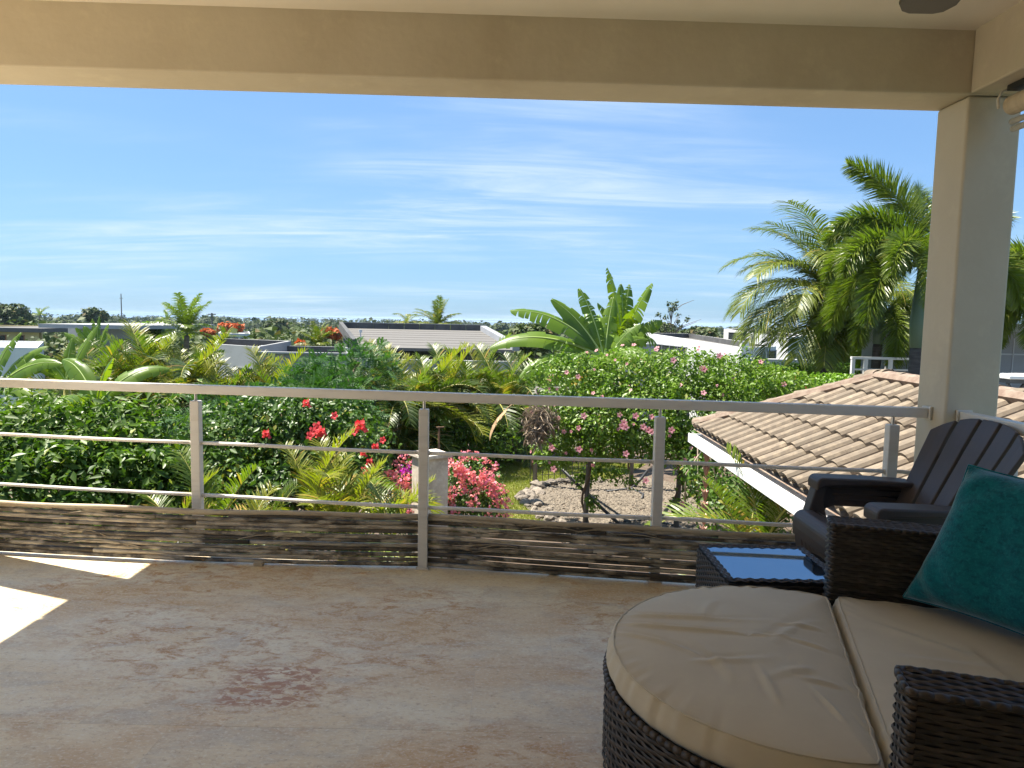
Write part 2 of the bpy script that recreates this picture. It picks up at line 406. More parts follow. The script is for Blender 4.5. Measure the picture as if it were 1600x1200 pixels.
def floor_material():
    m = bpy.data.materials.new('travertine'); m.use_nodes = True
    t = m.node_tree; n = t.nodes; l = t.links; p = n['Principled BSDF']
    co = n.new('ShaderNodeTexCoord').outputs['Object']
    geo = n.new('ShaderNodeNewGeometry').outputs['Position']
    oi = n.new('ShaderNodeObjectInfo').outputs['Random']
    def noise(scale, detail=8, rough=0.65, dist=0, w=None, src=geo):
        mp = n.new('ShaderNodeMapping'); mp.inputs['Scale'].default_value = scale if isinstance(scale, tuple) else (scale,) * 3
        mp.inputs['Rotation'].default_value = (0, 0, R(8))
        l.new(src, mp.inputs[0])
        q = n.new('ShaderNodeTexNoise'); q.inputs['Scale'].default_value = 1; q.inputs['Detail'].default_value = detail
        q.inputs['Roughness'].default_value = rough; q.inputs['Distortion'].default_value = dist
        l.new(mp.outputs[0], q.inputs['Vector'])
        if w is not None:
            q.noise_dimensions = '4D'
            mm = n.new('ShaderNodeMath'); mm.operation = 'MULTIPLY'; mm.inputs[1].default_value = w
            l.new(oi, mm.inputs[0]); l.new(mm.outputs[0], q.inputs['W'])
        return q.outputs[0]
    def ramp(v, a, b):
        q = n.new('ShaderNodeMapRange'); q.interpolation_type = 'SMOOTHSTEP'
        q.inputs[1].default_value = a; q.inputs[2].default_value = b; l.new(v, q.inputs[0]); return q.outputs[0]
    def mul(a, b):
        q = n.new('ShaderNodeMath'); q.operation = 'MULTIPLY'; q.use_clamp = True
        for i, x in enumerate((a, b)):
            if isinstance(x, (int, float)): q.inputs[i].default_value = x
            else: l.new(x, q.inputs[i])
        return q.outputs[0]
    def mix(a, b, f):
        q = n.new('ShaderNodeMix'); q.data_type = 'RGBA'
        l.new(f, q.inputs[0])
        for i, x in ((6, a), (7, b)):
            if isinstance(x, tuple): q.inputs[i].default_value = (*x, 1)
            else: l.new(x, q.inputs[i])
        return q.outputs[2]
    base = mix((0.76, 0.62, 0.385), (0.84, 0.765, 0.57), ramp(noise((1.5, 2.6, 1), 6), 0.35, 0.7))
    base = mix(base, (0.56, 0.50, 0.40), mul(ramp(noise((3, 7, 1), 9, 0.7, 0.6, 8), 0.44, 0.68), 0.75))
    veins = ramp(noise((7, 16, 1), 12, 0.8, 0.5, 3), 0.52, 0.62)
    base = mix(base, (0.58, 0.44, 0.25), mul(veins, 0.5))
    # rust-brown stained areas
    area = ramp(noise((0.75, 1.05, 1), 3, 0.5, 0.4), 0.43, 0.57)
    rust = ramp(noise((9, 17, 1), 12, 0.8, 0.7), 0.46, 0.62)
    base = mix(base, (0.50, 0.25, 0.065), mul(mul(area, rust), 0.98))
    rust2 = ramp(noise((3.2, 6, 1), 12, 0.78, 0.9, 2), 0.56, 0.70)
    base = mix(base, (0.52, 0.33, 0.14), mul(rust2, 0.7))
    soft = ramp(noise((1.1, 2.1, 1), 5, 0.6, 0.8, None), 0.46, 0.72)
    base = mix(base, (0.62, 0.39, 0.155), mul(soft, 0.75))
    fine = noise((70, 110, 1), 4, 0.75)
    base = mix(base, (0.88, 0.84, 0.72), mul(ramp(fine, 0.50, 0.68), 0.7))
    base = mix(base, (0.42, 0.29, 0.15), mul(ramp(noise((38, 58, 1), 7, 0.8), 0.52, 0.68), 0.75))
    # pinholes of the stone
    pit = ramp(noise((30, 48, 1), 6, 0.75), 0.65, 0.70)
    base = mix(base, (0.10, 0.065, 0.035), mul(pit, 0.8))
    # one tile with a reddish crazed face
    px_, py_ = STAIN
    sx = n.new('ShaderNodeVectorMath'); sx.operation = 'SUBTRACT'; l.new(geo, sx.inputs[0]); sx.inputs[1].default_value = (px_, py_, 0)
    ab = n.new('ShaderNodeVectorMath'); ab.operation = 'ABSOLUTE'; l.new(sx.outputs[0], ab.inputs[0])
    sp = n.new('ShaderNodeSeparateXYZ'); l.new(ab.outputs[0], sp.inputs[0])
    box = mul(ramp(sp.outputs[0], 0.20, 0.12), ramp(sp.outputs[1], 0.145, 0.125))
    craze = ramp(noise((20, 42, 1), 5, 0.6, 0.9), 0.48, 0.54)
    base = mix(base, (0.44, 0.20, 0.085), mul(mul(box, craze), 0.85))
    l.new(base, p.inputs['Base Color'])
    ro = n.new('ShaderNodeMapRange'); ro.inputs[3].default_value = 0.34; ro.inputs[4].default_value = 0.54
    l.new(noise((3, 5, 1), 5), ro.inputs[0]); l.new(ro.outputs[0], p.inputs['Roughness'])
    p.inputs['Specular IOR Level'].default_value = 0.6
    bp = n.new('ShaderNodeBump'); bp.inputs['Strength'].default_value = 0.25; bp.inputs['Distance'].default_value = 0.004; bp.invert = True
    l.new(pit, bp.inputs['Height']); l.new(bp.outputs[0], p.inputs['Normal'])
    MATS['travertine'] = m
STAIN = tuple(gz(425, 1071, 0))[:2]
floor_material()

def bamboo_material():
    m = bpy.data.materials.new('bamboo'); m.use_nodes = True
    t = m.node_tree; n = t.nodes; l = t.links; p = n['Principled BSDF']
    co = n.new('ShaderNodeTexCoord').outputs['Object']; oi = n.new('ShaderNodeObjectInfo').outputs['Random']
    mm = n.new('ShaderNodeMath'); mm.operation = 'MULTIPLY'; mm.inputs[1].default_value = 90; l.new(oi, mm.inputs[0])
    def noise(sc, det, ro):
        mp = n.new('ShaderNodeMapping'); mp.inputs['Scale'].default_value = sc; l.new(co, mp.inputs[0])
        q = n.new('ShaderNodeTexNoise'); q.noise_dimensions = '4D'; q.inputs['Scale'].default_value = 1
        q.inputs['Detail'].default_value = det; q.inputs['Roughness'].default_value = ro
        l.new(mp.outputs[0], q.inputs['Vector']); l.new(mm.outputs[0], q.inputs['W']); return q.outputs[0]
    r1 = n.new('ShaderNodeMapRange'); r1.inputs[1].default_value = 0.44; r1.inputs[2].default_value = 0.55; l.new(noise((5.5, 5.5, 9), 5, 0.6), r1.inputs[0])
    mx = n.new('ShaderNodeMix'); mx.data_type = 'RGBA'; mx.inputs[6].default_value = (0.062, 0.052, 0.038, 1); mx.inputs[7].default_value = (0.54, 0.46, 0.335, 1)
    orr = n.new('ShaderNodeMapRange'); orr.inputs[3].default_value = -0.45; orr.inputs[4].default_value = 0.45; l.new(oi, orr.inputs[0])
    ad = n.new('ShaderNodeMath'); ad.use_clamp = True; l.new(r1.outputs[0], ad.inputs[0]); l.new(orr.outputs[0], ad.inputs[1])
    l.new(ad.outputs[0], mx.inputs[0])
    r2 = n.new('ShaderNodeMapRange'); r2.inputs[1].default_value = 0.45; r2.inputs[2].default_value = 0.7; l.new(noise((10, 10, 120), 5, 0.6), r2.inputs[0])
    m2 = n.new('ShaderNodeMix'); m2.data_type = 'RGBA'; m2.inputs[7].default_value = (0.13, 0.10, 0.065, 1); l.new(r2.outputs[0], m2.inputs[0]); l.new(mx.outputs[2], m2.inputs[6])
    l.new(m2.outputs[2], p.inputs['Base Color']); p.inputs['Roughness'].default_value = 0.6
    MATS['bamboo'] = m
bamboo_material()
pmat('bamboo_pale', (0.50, 0.42, 0.29), 0.6, vary=[((0.10, 0.085, 0.065), (5, 5, 40), 0.56, 0.66), ((0.38, 0.30, 0.20), (3, 3, 3), 0.4, 0.6)])

def glass_material():
    m = bpy.data.materials.new('table_glass'); m.use_nodes = True
    p = m.node_tree.nodes['Principled BSDF']
    p.inputs['Base Color'].default_value = (0.012, 0.014, 0.018, 1)
    p.inputs['Roughness'].default_value = 0.03
    p.inputs['Specular IOR Level'].default_value = 1.0
    p.inputs['IOR'].default_value = 2.7
    p.inputs['Specular Tint'].default_value = (0.60, 0.80, 1.0, 1)
    MATS['table_glass'] = m
glass_material()

# ------------------------------------------------------------------ terrace shell (setting)
SLOPE = 0.03      # the front beam runs 1.7 degrees off the picture plane
def byf(x): return 3.17 + SLOPE * (x - 1.95)
def struct(o): o['kind'] = 'structure'; return o
m = MB()
m.add([(-3.07, byf(-3.07), 2.29), (1.95, byf(1.95), 2.29), (2.19, byf(2.19), 2.29), (2.19, byf(2.19) + .25, 2.29), (-3.07, byf(-3.07) + .25, 2.29),
       (-3.07, byf(-3.07), 2.60), (1.95, byf(1.95), 2.60), (2.19, byf(2.19), 2.60), (2.19, byf(2.19) + .25, 2.60), (-3.07, byf(-3.07) + .25, 2.60)],
      [(4, 3, 2, 1, 0), (5, 6, 7, 8, 9), (0, 1, 6, 5), (1, 2, 7, 6), (2, 3, 8, 7), (3, 4, 9, 8), (4, 0, 5, 9)])
struct(m.build('front_beam', 'plaster', bevel=0.008))
m = MB(); m.box(1.953, 2.187, -4.0, 3.168, 2.293, 2.61)
struct(m.build('side_beam', 'plaster', bevel=0.008))
m = MB(); m.box(-3.07, -2.83, -4.0, byf(-3) - .003, 2.29, 2.61); m.box(-3.07, -2.83, byf(-3) + .256, 3.72, 2.29, 2.61)
struct(m.build('left_beam', 'plaster', bevel=0.008))
m = MB(); m.box(-3.07, -2.83, 3.46, 3.70, -3.2, 2.287)
struct(m.build('left_column', 'plaster', bevel=0.012))
m = MB(); m.box(1.95, 2.187, 3.174, 3.402, -3.2, 2.287)
struct(m.build('column', 'plaster', bevel=0.012, seg=3))
EAVE = lambda x: 4.10 + SLOPE * x
m = MB()
poly = [(-3.07, -4.2), (2.32, -4.2), (2.32, EAVE(2.32)), (-3.07, EAVE(-3.07))]
m.prism(poly, 2.556, 2.80)
struct(m.build('ceiling', 'ceiling_paint'))
m = MB(); m.box(-3.07, 2.32, -2.7, -2.5, 0, 2.556); struct(m.build('rear_wall', 'plaster'))  # unseen wall behind the camera, added to cut light from the rear
m = MB(); m.box(-3.06, -2.84, -2.498, 0.5, 0, 2.288); m.box(2.10, 2.30, -2.498, 0.15, 0, 2.29); struct(m.build('light_block_wall', 'plaster'))  # unseen side walls, added to darken the faces turned to the camera
m = MB(); m.box(-10, -3.602, -4.2, 3.8, -.3, -.004); struct(m.build('bounce_slab', 'coral_stone'))  # unseen sunlit slab, added to bounce light in under the roof

# floor slab and its travertine tiles
EDGE = [(-3.6, 3.86), (-2.74, 3.79), (-2.3, 3.74), (-1.66, 3.68), (-0.44, 3.63), (0.35, 3.57), (0.72, 3.53), (1.3, 3.46), (2.4, 3.40)]
def edge(x): return interp(EDGE, x)
m = MB()
xs = [-3.6, -2.74, -2.3, -1.66, -0.44, 0.35, 0.72, 1.3, 2.3]
m.prism([(-3.6, -4.2), (2.3, -4.2)] + [(x, edge(x) - .002) for x in reversed(xs)], -0.30, -0.0006)
fl = struct(m.build('terrace_floor', 'mortar'))
fl.data.materials[0] = MATS['coral_stone']
TW, TD = 0.61, 0.4065
for r in range(-15, 6):
    y0 = 2.115 + r * TD; y1 = y0 + TD
    off = 0.0 if r % 2 == 0 else 0.29
    for c in range(-7, 5):
        x0 = -0.115 + off + c * TW; x1 = x0 + TW
        x0 = max(x0, -3.6); x1 = min(x1, 2.29)
        if x1 - x0 < .05: continue
        g = 0.0003
        ym = [min(y1, edge(x)) for x in (x0, x1)]
        if min(ym) - y0 < .02: continue
        q = MB()
        b = 0.0003
        X0, X1, Y0 = x0 + g, x1 - g, y0 + g
        A = [(X0, Y0), (X1, Y0), (X1, ym[1] - g), (X0, ym[0] - g)]
        cx, cy = (x0 + x1) / 2, (y0 + y1) / 2
        def ins(p, k): return (p[0] + (k if p[0] < cx else -k), p[1] + (k if p[1] < cy else -k))
        vs = [(*p, -0.012) for p in A] + [(*p, -b) for p in A] + [(*ins(p, b), 0.0) for p in A]
        fs = [(8, 9, 10, 11)] + [(i, (i + 1) % 4, 4 + (i + 1) % 4, 4 + i) for i in range(4)] + [(4 + i, 4 + (i + 1) % 4, 8 + (i + 1) % 4, 8 + i) for i in range(4)]
        q.add(vs, fs)
        q.build('floor_tile', 'travertine', fl)

# ------------------------------------------------------------------ front railing
RZ = 0.913
railpix = [(-120, 586), (0, 591), (300, 600), (400, 604), (665, 613), (1030, 623), (1200, 629), (1410, 635.5), (1455, 637)]
rp = [gz(x, y, RZ) for x, y in railpix]
rp[0] = Vector((-3.3, 3.93, RZ))
RPTS = [(p.x, p.y) for p in rp]
def raily(x): return interp(RPTS, x)
# ease the measured points onto a gentle curve
xs = [p[0] for p in RPTS]; cf = np.polyfit(xs, [p[1] for p in RPTS], 2)
def raily(x): return float(np.polyval(cf, x))
rail = thing('railing', 'white painted metal balustrade along the front edge of the terrace', 'railing', (-.44, raily(-.44), 0))
XEND = 1.946
def sweep(m, x0, x1, z, wx, wz, n, dy=0):
    pts = [Vector((lerp(x0, x1, i / n), raily(lerp(x0, x1, i / n)) + dy, z)) for i in range(n + 1)]
    vs = []; fs = []
    for i, p in enumerate(pts):
        vs += [p + Vector((0, -wx / 2, -wz / 2)), p + Vector((0, wx / 2, -wz / 2)), p + Vector((0, wx / 2, wz / 2)), p + Vector((0, -wx / 2, wz / 2))]
    for i in range(n):
        for k in range(4):
            fs.append((i * 4 + k, (i + 1) * 4 + k, (i + 1) * 4 + (k + 1) % 4, i * 4 + (k + 1) % 4))
    fs += [(0, 1, 2, 3), (n * 4 + 3, n * 4 + 2, n * 4 + 1, n * 4)]
    m.add(vs, fs)
m = MB(); sweep(m, -3.3, XEND - .012, RZ - .024, 0.052, 0.046, 24); m.build('top_rail', 'rail_paint', rail, bevel=.004)
m = MB(); m.box(XEND - .011, XEND + .003, raily(XEND) - .034, raily(XEND) + .034, RZ - .056, RZ + .006); m.build('end_plate', 'rail_paint', rail, bevel=.003)
postx = [-3.12, -1.672, -0.442, 0.727, 1.80]
for i, x in enumerate(postx):
    y = raily(x) + .012
    front = (i == 2)
    if front: y = 3.568
    m = MB(); m.box(x - .024, x + .024, y - .024, y + .024, 0.0035, 0.826)
    po = m.build('post', 'rail_paint', rail, bevel=.004)
    m = MB(); m.tube([(x, y, .824), (x, y, RZ - .045)], .0075, 10); m.build('pin', 'steel', po, smooth=False)
    m = MB(); m.box(x - .034, x + .034, y - .034, y + .034, 0.001, 0.008); m.build('base_plate', 'rail_paint', po, bevel=.002)
    for bx_ in (-.029, .029):
        m = MB(); m.tube([(x + bx_, y - .029, .007), (x + bx_, y - .029, .012)], .004, 6); m.build('bolt', 'steel', po)
    for z_ in (.318, .600):
        for sx_ in (-1, 1):
            m = MB(); m.tube([(x + sx_ * .0235, y, z_), (x + sx_ * .030, y, z_)], .0125, 10); m.build('collar', 'rail_paint', po, smooth=True)
for a, b in zip(postx, postx[1:] + [1.953]):
    for z in (0.318, 0.600):
        xa, xb = a + .0235, (b - .0235 if b < 1.9 else b)
        n = 8
        pts = []
        for k in range(n + 1):
            x = lerp(xa, xb, k / n)
            ya = 3.568 if abs(a + .442) < .01 else raily(a) + .012
            yb = 3.568 if abs(b + .442) < .01 else raily(b) + .012
            pts.append((x, lerp(ya, yb, k / n), z + 0.0015 * math.sin(k)))
        m = MB(); m.tube(pts, .0095, 10); m.build('crossbar', 'rail_paint', rail, smooth=True)

# side railing on the right
sr = thing('railing', 'white metal handrail to the right of the column behind the brown chair', 'railing', (2.04, 2.0, 0))
m = MB(); m.box(2.006, 2.058, 0.2, 3.160, RZ - .047, RZ); m.build('top_rail', 'rail_paint', sr, bevel=.004)
m = MB(); m.box(1.998, 2.066, 3.1605, 3.1725, RZ - .056, RZ + .006); m.build('end_plate', 'rail_paint', sr, bevel=.002)
for y in (2.86, 1.6, 0.3):
    m = MB(); m.box(2.008, 2.056, y - .024, y + .024, .002, .826); po = m.build('post', 'rail_paint', sr, bevel=.004)
    m = MB(); m.tube([(2.032, y, .824), (2.032, y, RZ - .045)], .0075, 10); m.build('pin', 'steel', po)
for z in (.318, .6):
    m = MB(); m.tube([(2.032, 2.836, z), (2.032, 1.624, z)], .0095, 10); m.build('crossbar', 'rail_paint', sr, smooth=True)
    m = MB(); m.tube([(2.032, 3.172, z), (2.032, 2.884, z)], .0095, 10); m.build('crossbar', 'rail_paint', sr, smooth=True)

# ------------------------------------------------------------------ bamboo screens woven along the foot of the railing
rnd = random.Random(5)
def bamboo(x0, x1, ypath, label, rows=11, topz=0.272):
    t = thing('bamboo_screen', label, 'screen', ((x0 + x1) / 2, interp(ypath, (x0 + x1) / 2), 0))
    pitch = (topz - .008) / rows
    for r in range(rows):
        z = 0.017 + pitch * r
        cuts = [x0]
        while cuts[-1] < x1 - .9: cuts.append(cuts[-1] + rnd.uniform(0.8, 2.2))
        if x1 - cuts[-1] < .5 and len(cuts) > 1: cuts.pop()
        cuts.append(x1)
        for a, b in zip(cuts, cuts[1:]):
            n = max(6, int((b - a) / .12)); pts = []; rr = []
            ra = pitch * rnd.uniform(.46, .52); rb = pitch * rnd.uniform(.42, .49)
            ph = rnd.uniform(0, 9); dz = rnd.uniform(-.002, .002); dy = rnd.uniform(-.006, .006)
            for k in range(n + 1):
                x = lerp(a - .01, b + .01, k / n)
                pts.append((x, interp(ypath, x) + dy + .0015 * math.sin(x * 5 + ph), z + dz + .0014 * math.sin(x * 2.1 + ph) + .0007 * math.sin(x * 9 + ph)))
                rr.append(lerp(ra, rb, k / n) * (1.09 if rnd.random() < .16 else 1))
            m = MB(); m.tube(pts, rr, 7); m.build('cane', 'bamboo', t, smooth=True)
    pts = [(lerp(x0, x1, k / 20), interp(ypath, lerp(x0, x1, k / 20)) - .004, topz + .003 * math.sin(k * .9)) for k in range(21)]
    m = MB(); m.tube(pts, [.0125 * (1.08 if k % 4 == 0 else 1) for k in range(21)], 9); m.build('top_cane', 'bamboo_pale', t, smooth=True)
    for k in range(16):       # split slivers and bent twigs in the weave
        x = rnd.uniform(x0 + .1, x1 - .5); z = rnd.uniform(.05, .24); h = rnd.uniform(.012, .03); ln = rnd.uniform(.2, .4)
        pts = [(x + ln * j / 6, interp(ypath, x + ln * j / 6) - .015 - .004 * math.sin(j), z + h * math.sin(j / 6 * math.pi)) for j in range(7)]
        m = MB(); m.tube(pts, .0022, 5); m.build('twig', 'bamboo_pale' if k % 3 == 0 else 'bamboo', t, smooth=True)
    return t
YL = [(-3.3, 3.76), (-2.7, 3.70), (-2.33, 3.645), (-1.98, 3.605), (-1.3, 3.585), (-.47, 3.578)]
YR = [(-.42, 3.575), (.34, 3.505), (.66, 3.475), (1.3, 3.385), (1.95, 3.30)]
# keep the canes clear of the posts standing behind them
YL = [(x, min(y, raily(x) - .030)) if x > -2.2 and x < -1.2 else (x, y) for x, y in YL]
YR = [(x, min(y, raily(x) + .012 - .046)) if x > .5 else (x, y) for x, y in YR]
def quad(P):
    c2 = np.polyfit([p[0] for p in P], [p[1] for p in P], 2)
    return [(lerp(P[0][0], P[-1][0], k / 24), float(np.polyval(c2, lerp(P[0][0], P[-1][0], k / 24)))) for k in range(25)]
YL, YR = quad(YL), quad(YR)
ls_ = bamboo(-3.25, -.470, YL, 'weathered split bamboo screen along the floor left of the middle railing post')
rs_ = bamboo(-.414, 1.93, YR, 'weathered split bamboo screen along the floor right of the middle railing post')
for px, py, par in ((405, 880, ls_), (865, 893, rs_)):
    p = gz(px, py + 3, 0)
    m = MB(); m.box(p.x - .024, p.x + .024, p.y - .02, p.y + .014, .001, .020); m.build('wooden_block', 'bamboo_pale', par, bevel=.003)

# ------------------------------------------------------------------ wicker weaving
def weave(surf, smax, tmax, pitch=0.0105, stake=0.030, amp=0.0028, fill=0.93, seed=0):
    """flat strands laid along s at rows of t, passing over and under the stakes"""
    rn = random.Random(seed)
    rows = max(2, int(round(tmax / pitch))); p = tmax / rows
    ns = max(2, int(round(smax / stake))); st = smax / ns
    sub = 4
    V = []; F = []
    for r in range(rows):
        t = (r + .5) * p
        nn = ns * sub
        base = len(V)
        jit = rn.uniform(-.0006, .0006)
        for i in range(nn + 1):
            s = min(smax, i * st / sub)
            a = amp * math.cos(math.pi * (s / st + r)) + jit
            P, Nn = surf(s, t); P2, _ = surf(s, min(tmax, t + p * .5 * fill)); P1, _ = surf(s, max(0, t - p * .5 * fill))
            V += [P1 + Nn * (a - .0012), P + Nn * (a + .0022), P2 + Nn * (a - .0012)]
        for i in range(nn):
            b = base + i * 3
            F += [(b, b + 3, b + 4, b + 1), (b + 1, b + 4, b + 5, b + 2)]
    return V, F
def path_surf(poly, z0, inset=0.0, flare=0.0):
    """vertical wall over an XY polyline; returns surf, length"""
    P = [Vector((p[0], p[1], 0)) for p in poly]
    cum = [0]
    for a, b in zip(P, P[1:]): cum.append(cum[-1] + (b - a).length)
    Ltot = cum[-1]
    nor = []
    for i in range(len(P)):
        d = (P[min(i + 1, len(P) - 1)] - P[max(i - 1, 0)]).normalized()
        nor.append(Vector((d.y, -d.x, 0)))
    def surf(s, t):
        lo = 0; hi = len(cum) - 1
        while hi - lo > 1:
            mid = (lo + hi) // 2
            if cum[mid] <= s: lo = mid
            else: hi = mid
        k = (s - cum[lo]) / max(1e-9, cum[hi] - cum[lo])
        p = P[lo].lerp(P[hi], min(1, max(0, k))); n = nor[lo].lerp(nor[hi], k).normalized()
        return p + n * flare * t + Vector((0, 0, z0 + t)), n
    return surf, Ltot
def flat_surf(o, e1, e2, n):
    o, e1, e2, n = Vector(o), Vector(e1).normalized(), Vector(e2).normalized(), Vector(n).normalized()
    return lambda s, t: (o + e1 * s + e2 * t, n)
def wicker_part(name, parts, parent, mat='wicker'):
    V = []; F = []
    for v, f in parts:
        b = len(V); V += [tuple(q) for q in v]; F += [tuple(i + b for i in q) for q in f]
    o = bpy.data.objects.new(name, npmesh(name, V, F, mat, True)); COL.objects.link(o)
    setparent(o, parent); o['kind'] = 'stuff'
    return o
def border(m, pts, r=.008, turns=60):
    """wrapped edge cane: short slanted turns over a core"""
    pts = [Vector(p) for p in pts]; cum = [0]
    for a, b in zip(pts, pts[1:]): cum.append(cum[-1] + (b - a).length)
    def pos(s):
        s = min(max(s, 0), cum[-1])
        for i in range(len(pts) - 1):
            if s <= cum[i + 1]: return pts[i].lerp(pts[i + 1], (s - cum[i]) / max(1e-9, cum[i + 1] - cum[i]))
        return pts[-1]
    n = max(4, int(cum[-1] / .024))
    for k in range(n):
        a, b = cum[-1] * k / n, cum[-1] * (k + 1.15) / n
        m.tube([pos(a), pos((a + b) / 2), pos(b)], [r * .86, r * 1.12, r * .86], 7)

U = Vector((0.30, 0.954, 0)).normalized(); Fv = Vector((-U.y, U.x, 0)); O = Vector((0.93, 1.84, 0))
def L2(u, f): return O + U * u + Fv * f

# ---- half-round ottoman
def d_outline(Rr, a, n=120, cut=0.0, rc=0.03):
    """closed D outline in (u,f): circle of radius Rr about f=a cut by f=cut"""
    h = math.sqrt(max(1e-6, Rr * Rr - (cut - a) ** 2)); th = math.atan2(cut - a, h)
    arc = [(Rr * math.cos(lerp(th, math.pi - th, k / n)), a + Rr * math.sin(lerp(th, math.pi - th, k / n))) for k in range(n + 1)]
    return arc + [(lerp(-h, h, k / 40), cut) for k in range(1, 40)]
def resample(poly, n, smooth=6):
    P = np.array(poly + [poly[0]]); d = np.r_[0, np.cumsum(np.hypot(*np.diff(P, axis=0).T))]
    s = np.linspace(0, d[-1], n, endpoint=False)
    Q = np.c_[np.interp(s, d, P[:, 0]), np.interp(s, d, P[:, 1])]
    for _ in range(smooth): Q = (np.roll(Q, 1, 0) + 2 * Q + np.roll(Q, -1, 0)) / 4
    return Q
def cushion(name, label, outline, zb, zt, dome, creases, seed, group=None, n=260, pucker=.0022):
    Q = resample(outline, n)
    c = Q.mean(0); rs = np.random.RandomState(seed)
    ph = rs.uniform(0, 6.28, 8)
    nr = 46
    ang = np.linspace(0, 2 * np.pi, n, endpoint=False)
    pk = sum(np.sin(ang * k + ph[i]) for i, k in enumerate((23, 37, 53, 71))) / 2.2 * (0.55 + 0.45 * np.sin(ang * 3 + ph[5]))
    er = 0.022
    rings = []; dn = np.roll(Q, -1, 0) - np.roll(Q, 1, 0); dn /= np.linalg.norm(dn, axis=1)[:, None]
    outn = np.c_[dn[:, 1], -dn[:, 0]]
    sgn = np.sign(((Q - c) * outn).sum(1).mean()); outn *= sgn
    def zfun(P, k):
        z = zt + dome * (1 - k ** 2.4)
        for (u0, f0, du, df, ln, wd, hh, cv) in creases:
            q = math.hypot(du, df); e = np.array([du, df]) / q; nn = np.array([-e[1], e[0]])
            s = (P - [u0, f0]) @ e; t = (P - [u0, f0]) @ nn - cv * s * s
            tap = np.clip(s / (ln * .2), 0, 1) * np.clip((ln - s) / (ln * .5), 0, 1)
            z = z + hh * tap * np.exp(-(t / wd) ** 2) - .55 * hh * tap * np.exp(-((t - 1.7 * wd) / wd) ** 2)
        return z
    for j in range(nr):
        k = (j / (nr - 1)) ** 0.8
        P = c + (Q - c) * k - outn * er * k ** 6
        z = zfun(P, k) + pk * pucker * np.exp(-((1 - k) / .11) ** 2)
        rings.append(np.c_[P, z])
    edge_z = rings[-1][:, 2].copy()
    for a in (30, 60, 90):
        P = Q - outn * er * (1 - math.sin(R(a))) + outn * (pk * .0025)[:, None]
        rings.append(np.c_[P, edge_z - er * (1 - math.cos(R(a)))])
    for s in (.25, .5, .75, 1.0):
        top = edge_z - er
        P = Q + outn * (.010 * math.sin(math.pi * s) - .004 * s + pk * .0035 * (1 - s * .6))[:, None]
        rings.append(np.c_[P, top + (zb - top) * s])
    rings.append(np.c_[Q - outn * .05, np.full(n, zb - .001)])
    V = np.concatenate(rings); F = []
    for j in range(len(rings) - 1):
        b = j * n
        i = np.arange(n); i2 = (i + 1) % n
        F.append(np.c_[b + i, b + i2, b + n + i2, b + n + i])
    F = np.concatenate(F)
    W = np.array([tuple(L2(u, f) + Vector((0, 0, z))) for u, f, z in V])
    t = thing(name, label, 'cushion', tuple(L2(c[0], c[1]) + Vector((0, 0, zb))), group)
    o = bpy.data.objects.new('cover', npmesh('cover', W, F[:, ::-1], 'tan_cloth', True)); COL.objects.link(o); setparent(o, t)
    # stitched seam round the top edge
    m = MB(); lo = rings[nr]
    pts = [tuple(L2(u, f) + Vector((0, 0, z + .0005))) for u, f, z in lo[::3]]; pts.append(pts[0])
    m.tube(pts, .0024, 6, cap=False); m.build('seam', 'tan_cloth', t, smooth=True)
    return t
ott_out = d_outline(.505, .145)
CRK = 1.2
cr = [(.09, .655, -.10, -.55, .46, .011, .0085, .7), (.03, .66, -.20, -.60, .50, .010, .0085, .8), (-.04, .655, -.12, -.5, .34, .009, .006, -.6),
      (-.19, .42, .06, -.3, .26, .012, .005, .8), (-.28, .30, .30, .08, .26, .014, .004, .9), (-.02, .20, .34, -.10, .30, .016, .0035, -.9),
      (-.34, .20, .2, .05, .20, .010, .004, 0), (-.12, .10, -.12, .2, .18, .012, .004, .8), (.28, .36, -.3, .1, .26, .016, .003, .7),
      (-.36, .06, .2, .09, .16, .008, .004, 0), (.16, .05, -.04, .2, .16, .010, .004, 0), (.02, .04, .03, .2, .15, .009, .004, 0), (-.18, .04, -.02, .18, .14, .009, .004, 0)]
cr = [c[:6] + (c[6] * CRK, c[7]) for c in cr]
cushion('ottoman_cushion', 'half round tan cushion with creased cover on the wicker ottoman', ott_out, .305, .385, .026, cr, 3)
ot = thing('ottoman', 'half round dark brown wicker ottoman in the foreground under a tan cushion', 'ottoman', tuple(L2(0, .2)))
oq = resample(d_outline(.512, .145), 200, 4)
loop = [L2(u, f) for u, f in oq]; loop.append(loop[0])
area = sum(a.x * b.y - b.x * a.y for a, b in zip(loop, loop[1:]))
if area < 0: loop.reverse()
sf, ln = path_surf(loop, .035)
wicker_part('wicker_weave', [weave(sf, ln, .262, .0118, .034, .0032, seed=1)], ot)
m = MB(); inner = [(L2(u * .982, .145 + (f - .145) * .982)) for u, f in oq[::3]]
m.prism([(p.x, p.y) for p in inner], .03, .300); m.build('core', 'wicker_core', ot)
m = MB(); border(m, [p + Vector((0, 0, .300)) for p in loop], .0095); m.build('rim', 'wicker', ot, smooth=True)
for u, f in ((-.36, .1), (.36, .1), (-.3, .42), (.3, .42)):
    m = MB(); p = L2(u, f); m.tube([(p.x, p.y, 0.001), (p.x, p.y, .036)], .018, 10); m.build('foot', 'black_plastic', ot)

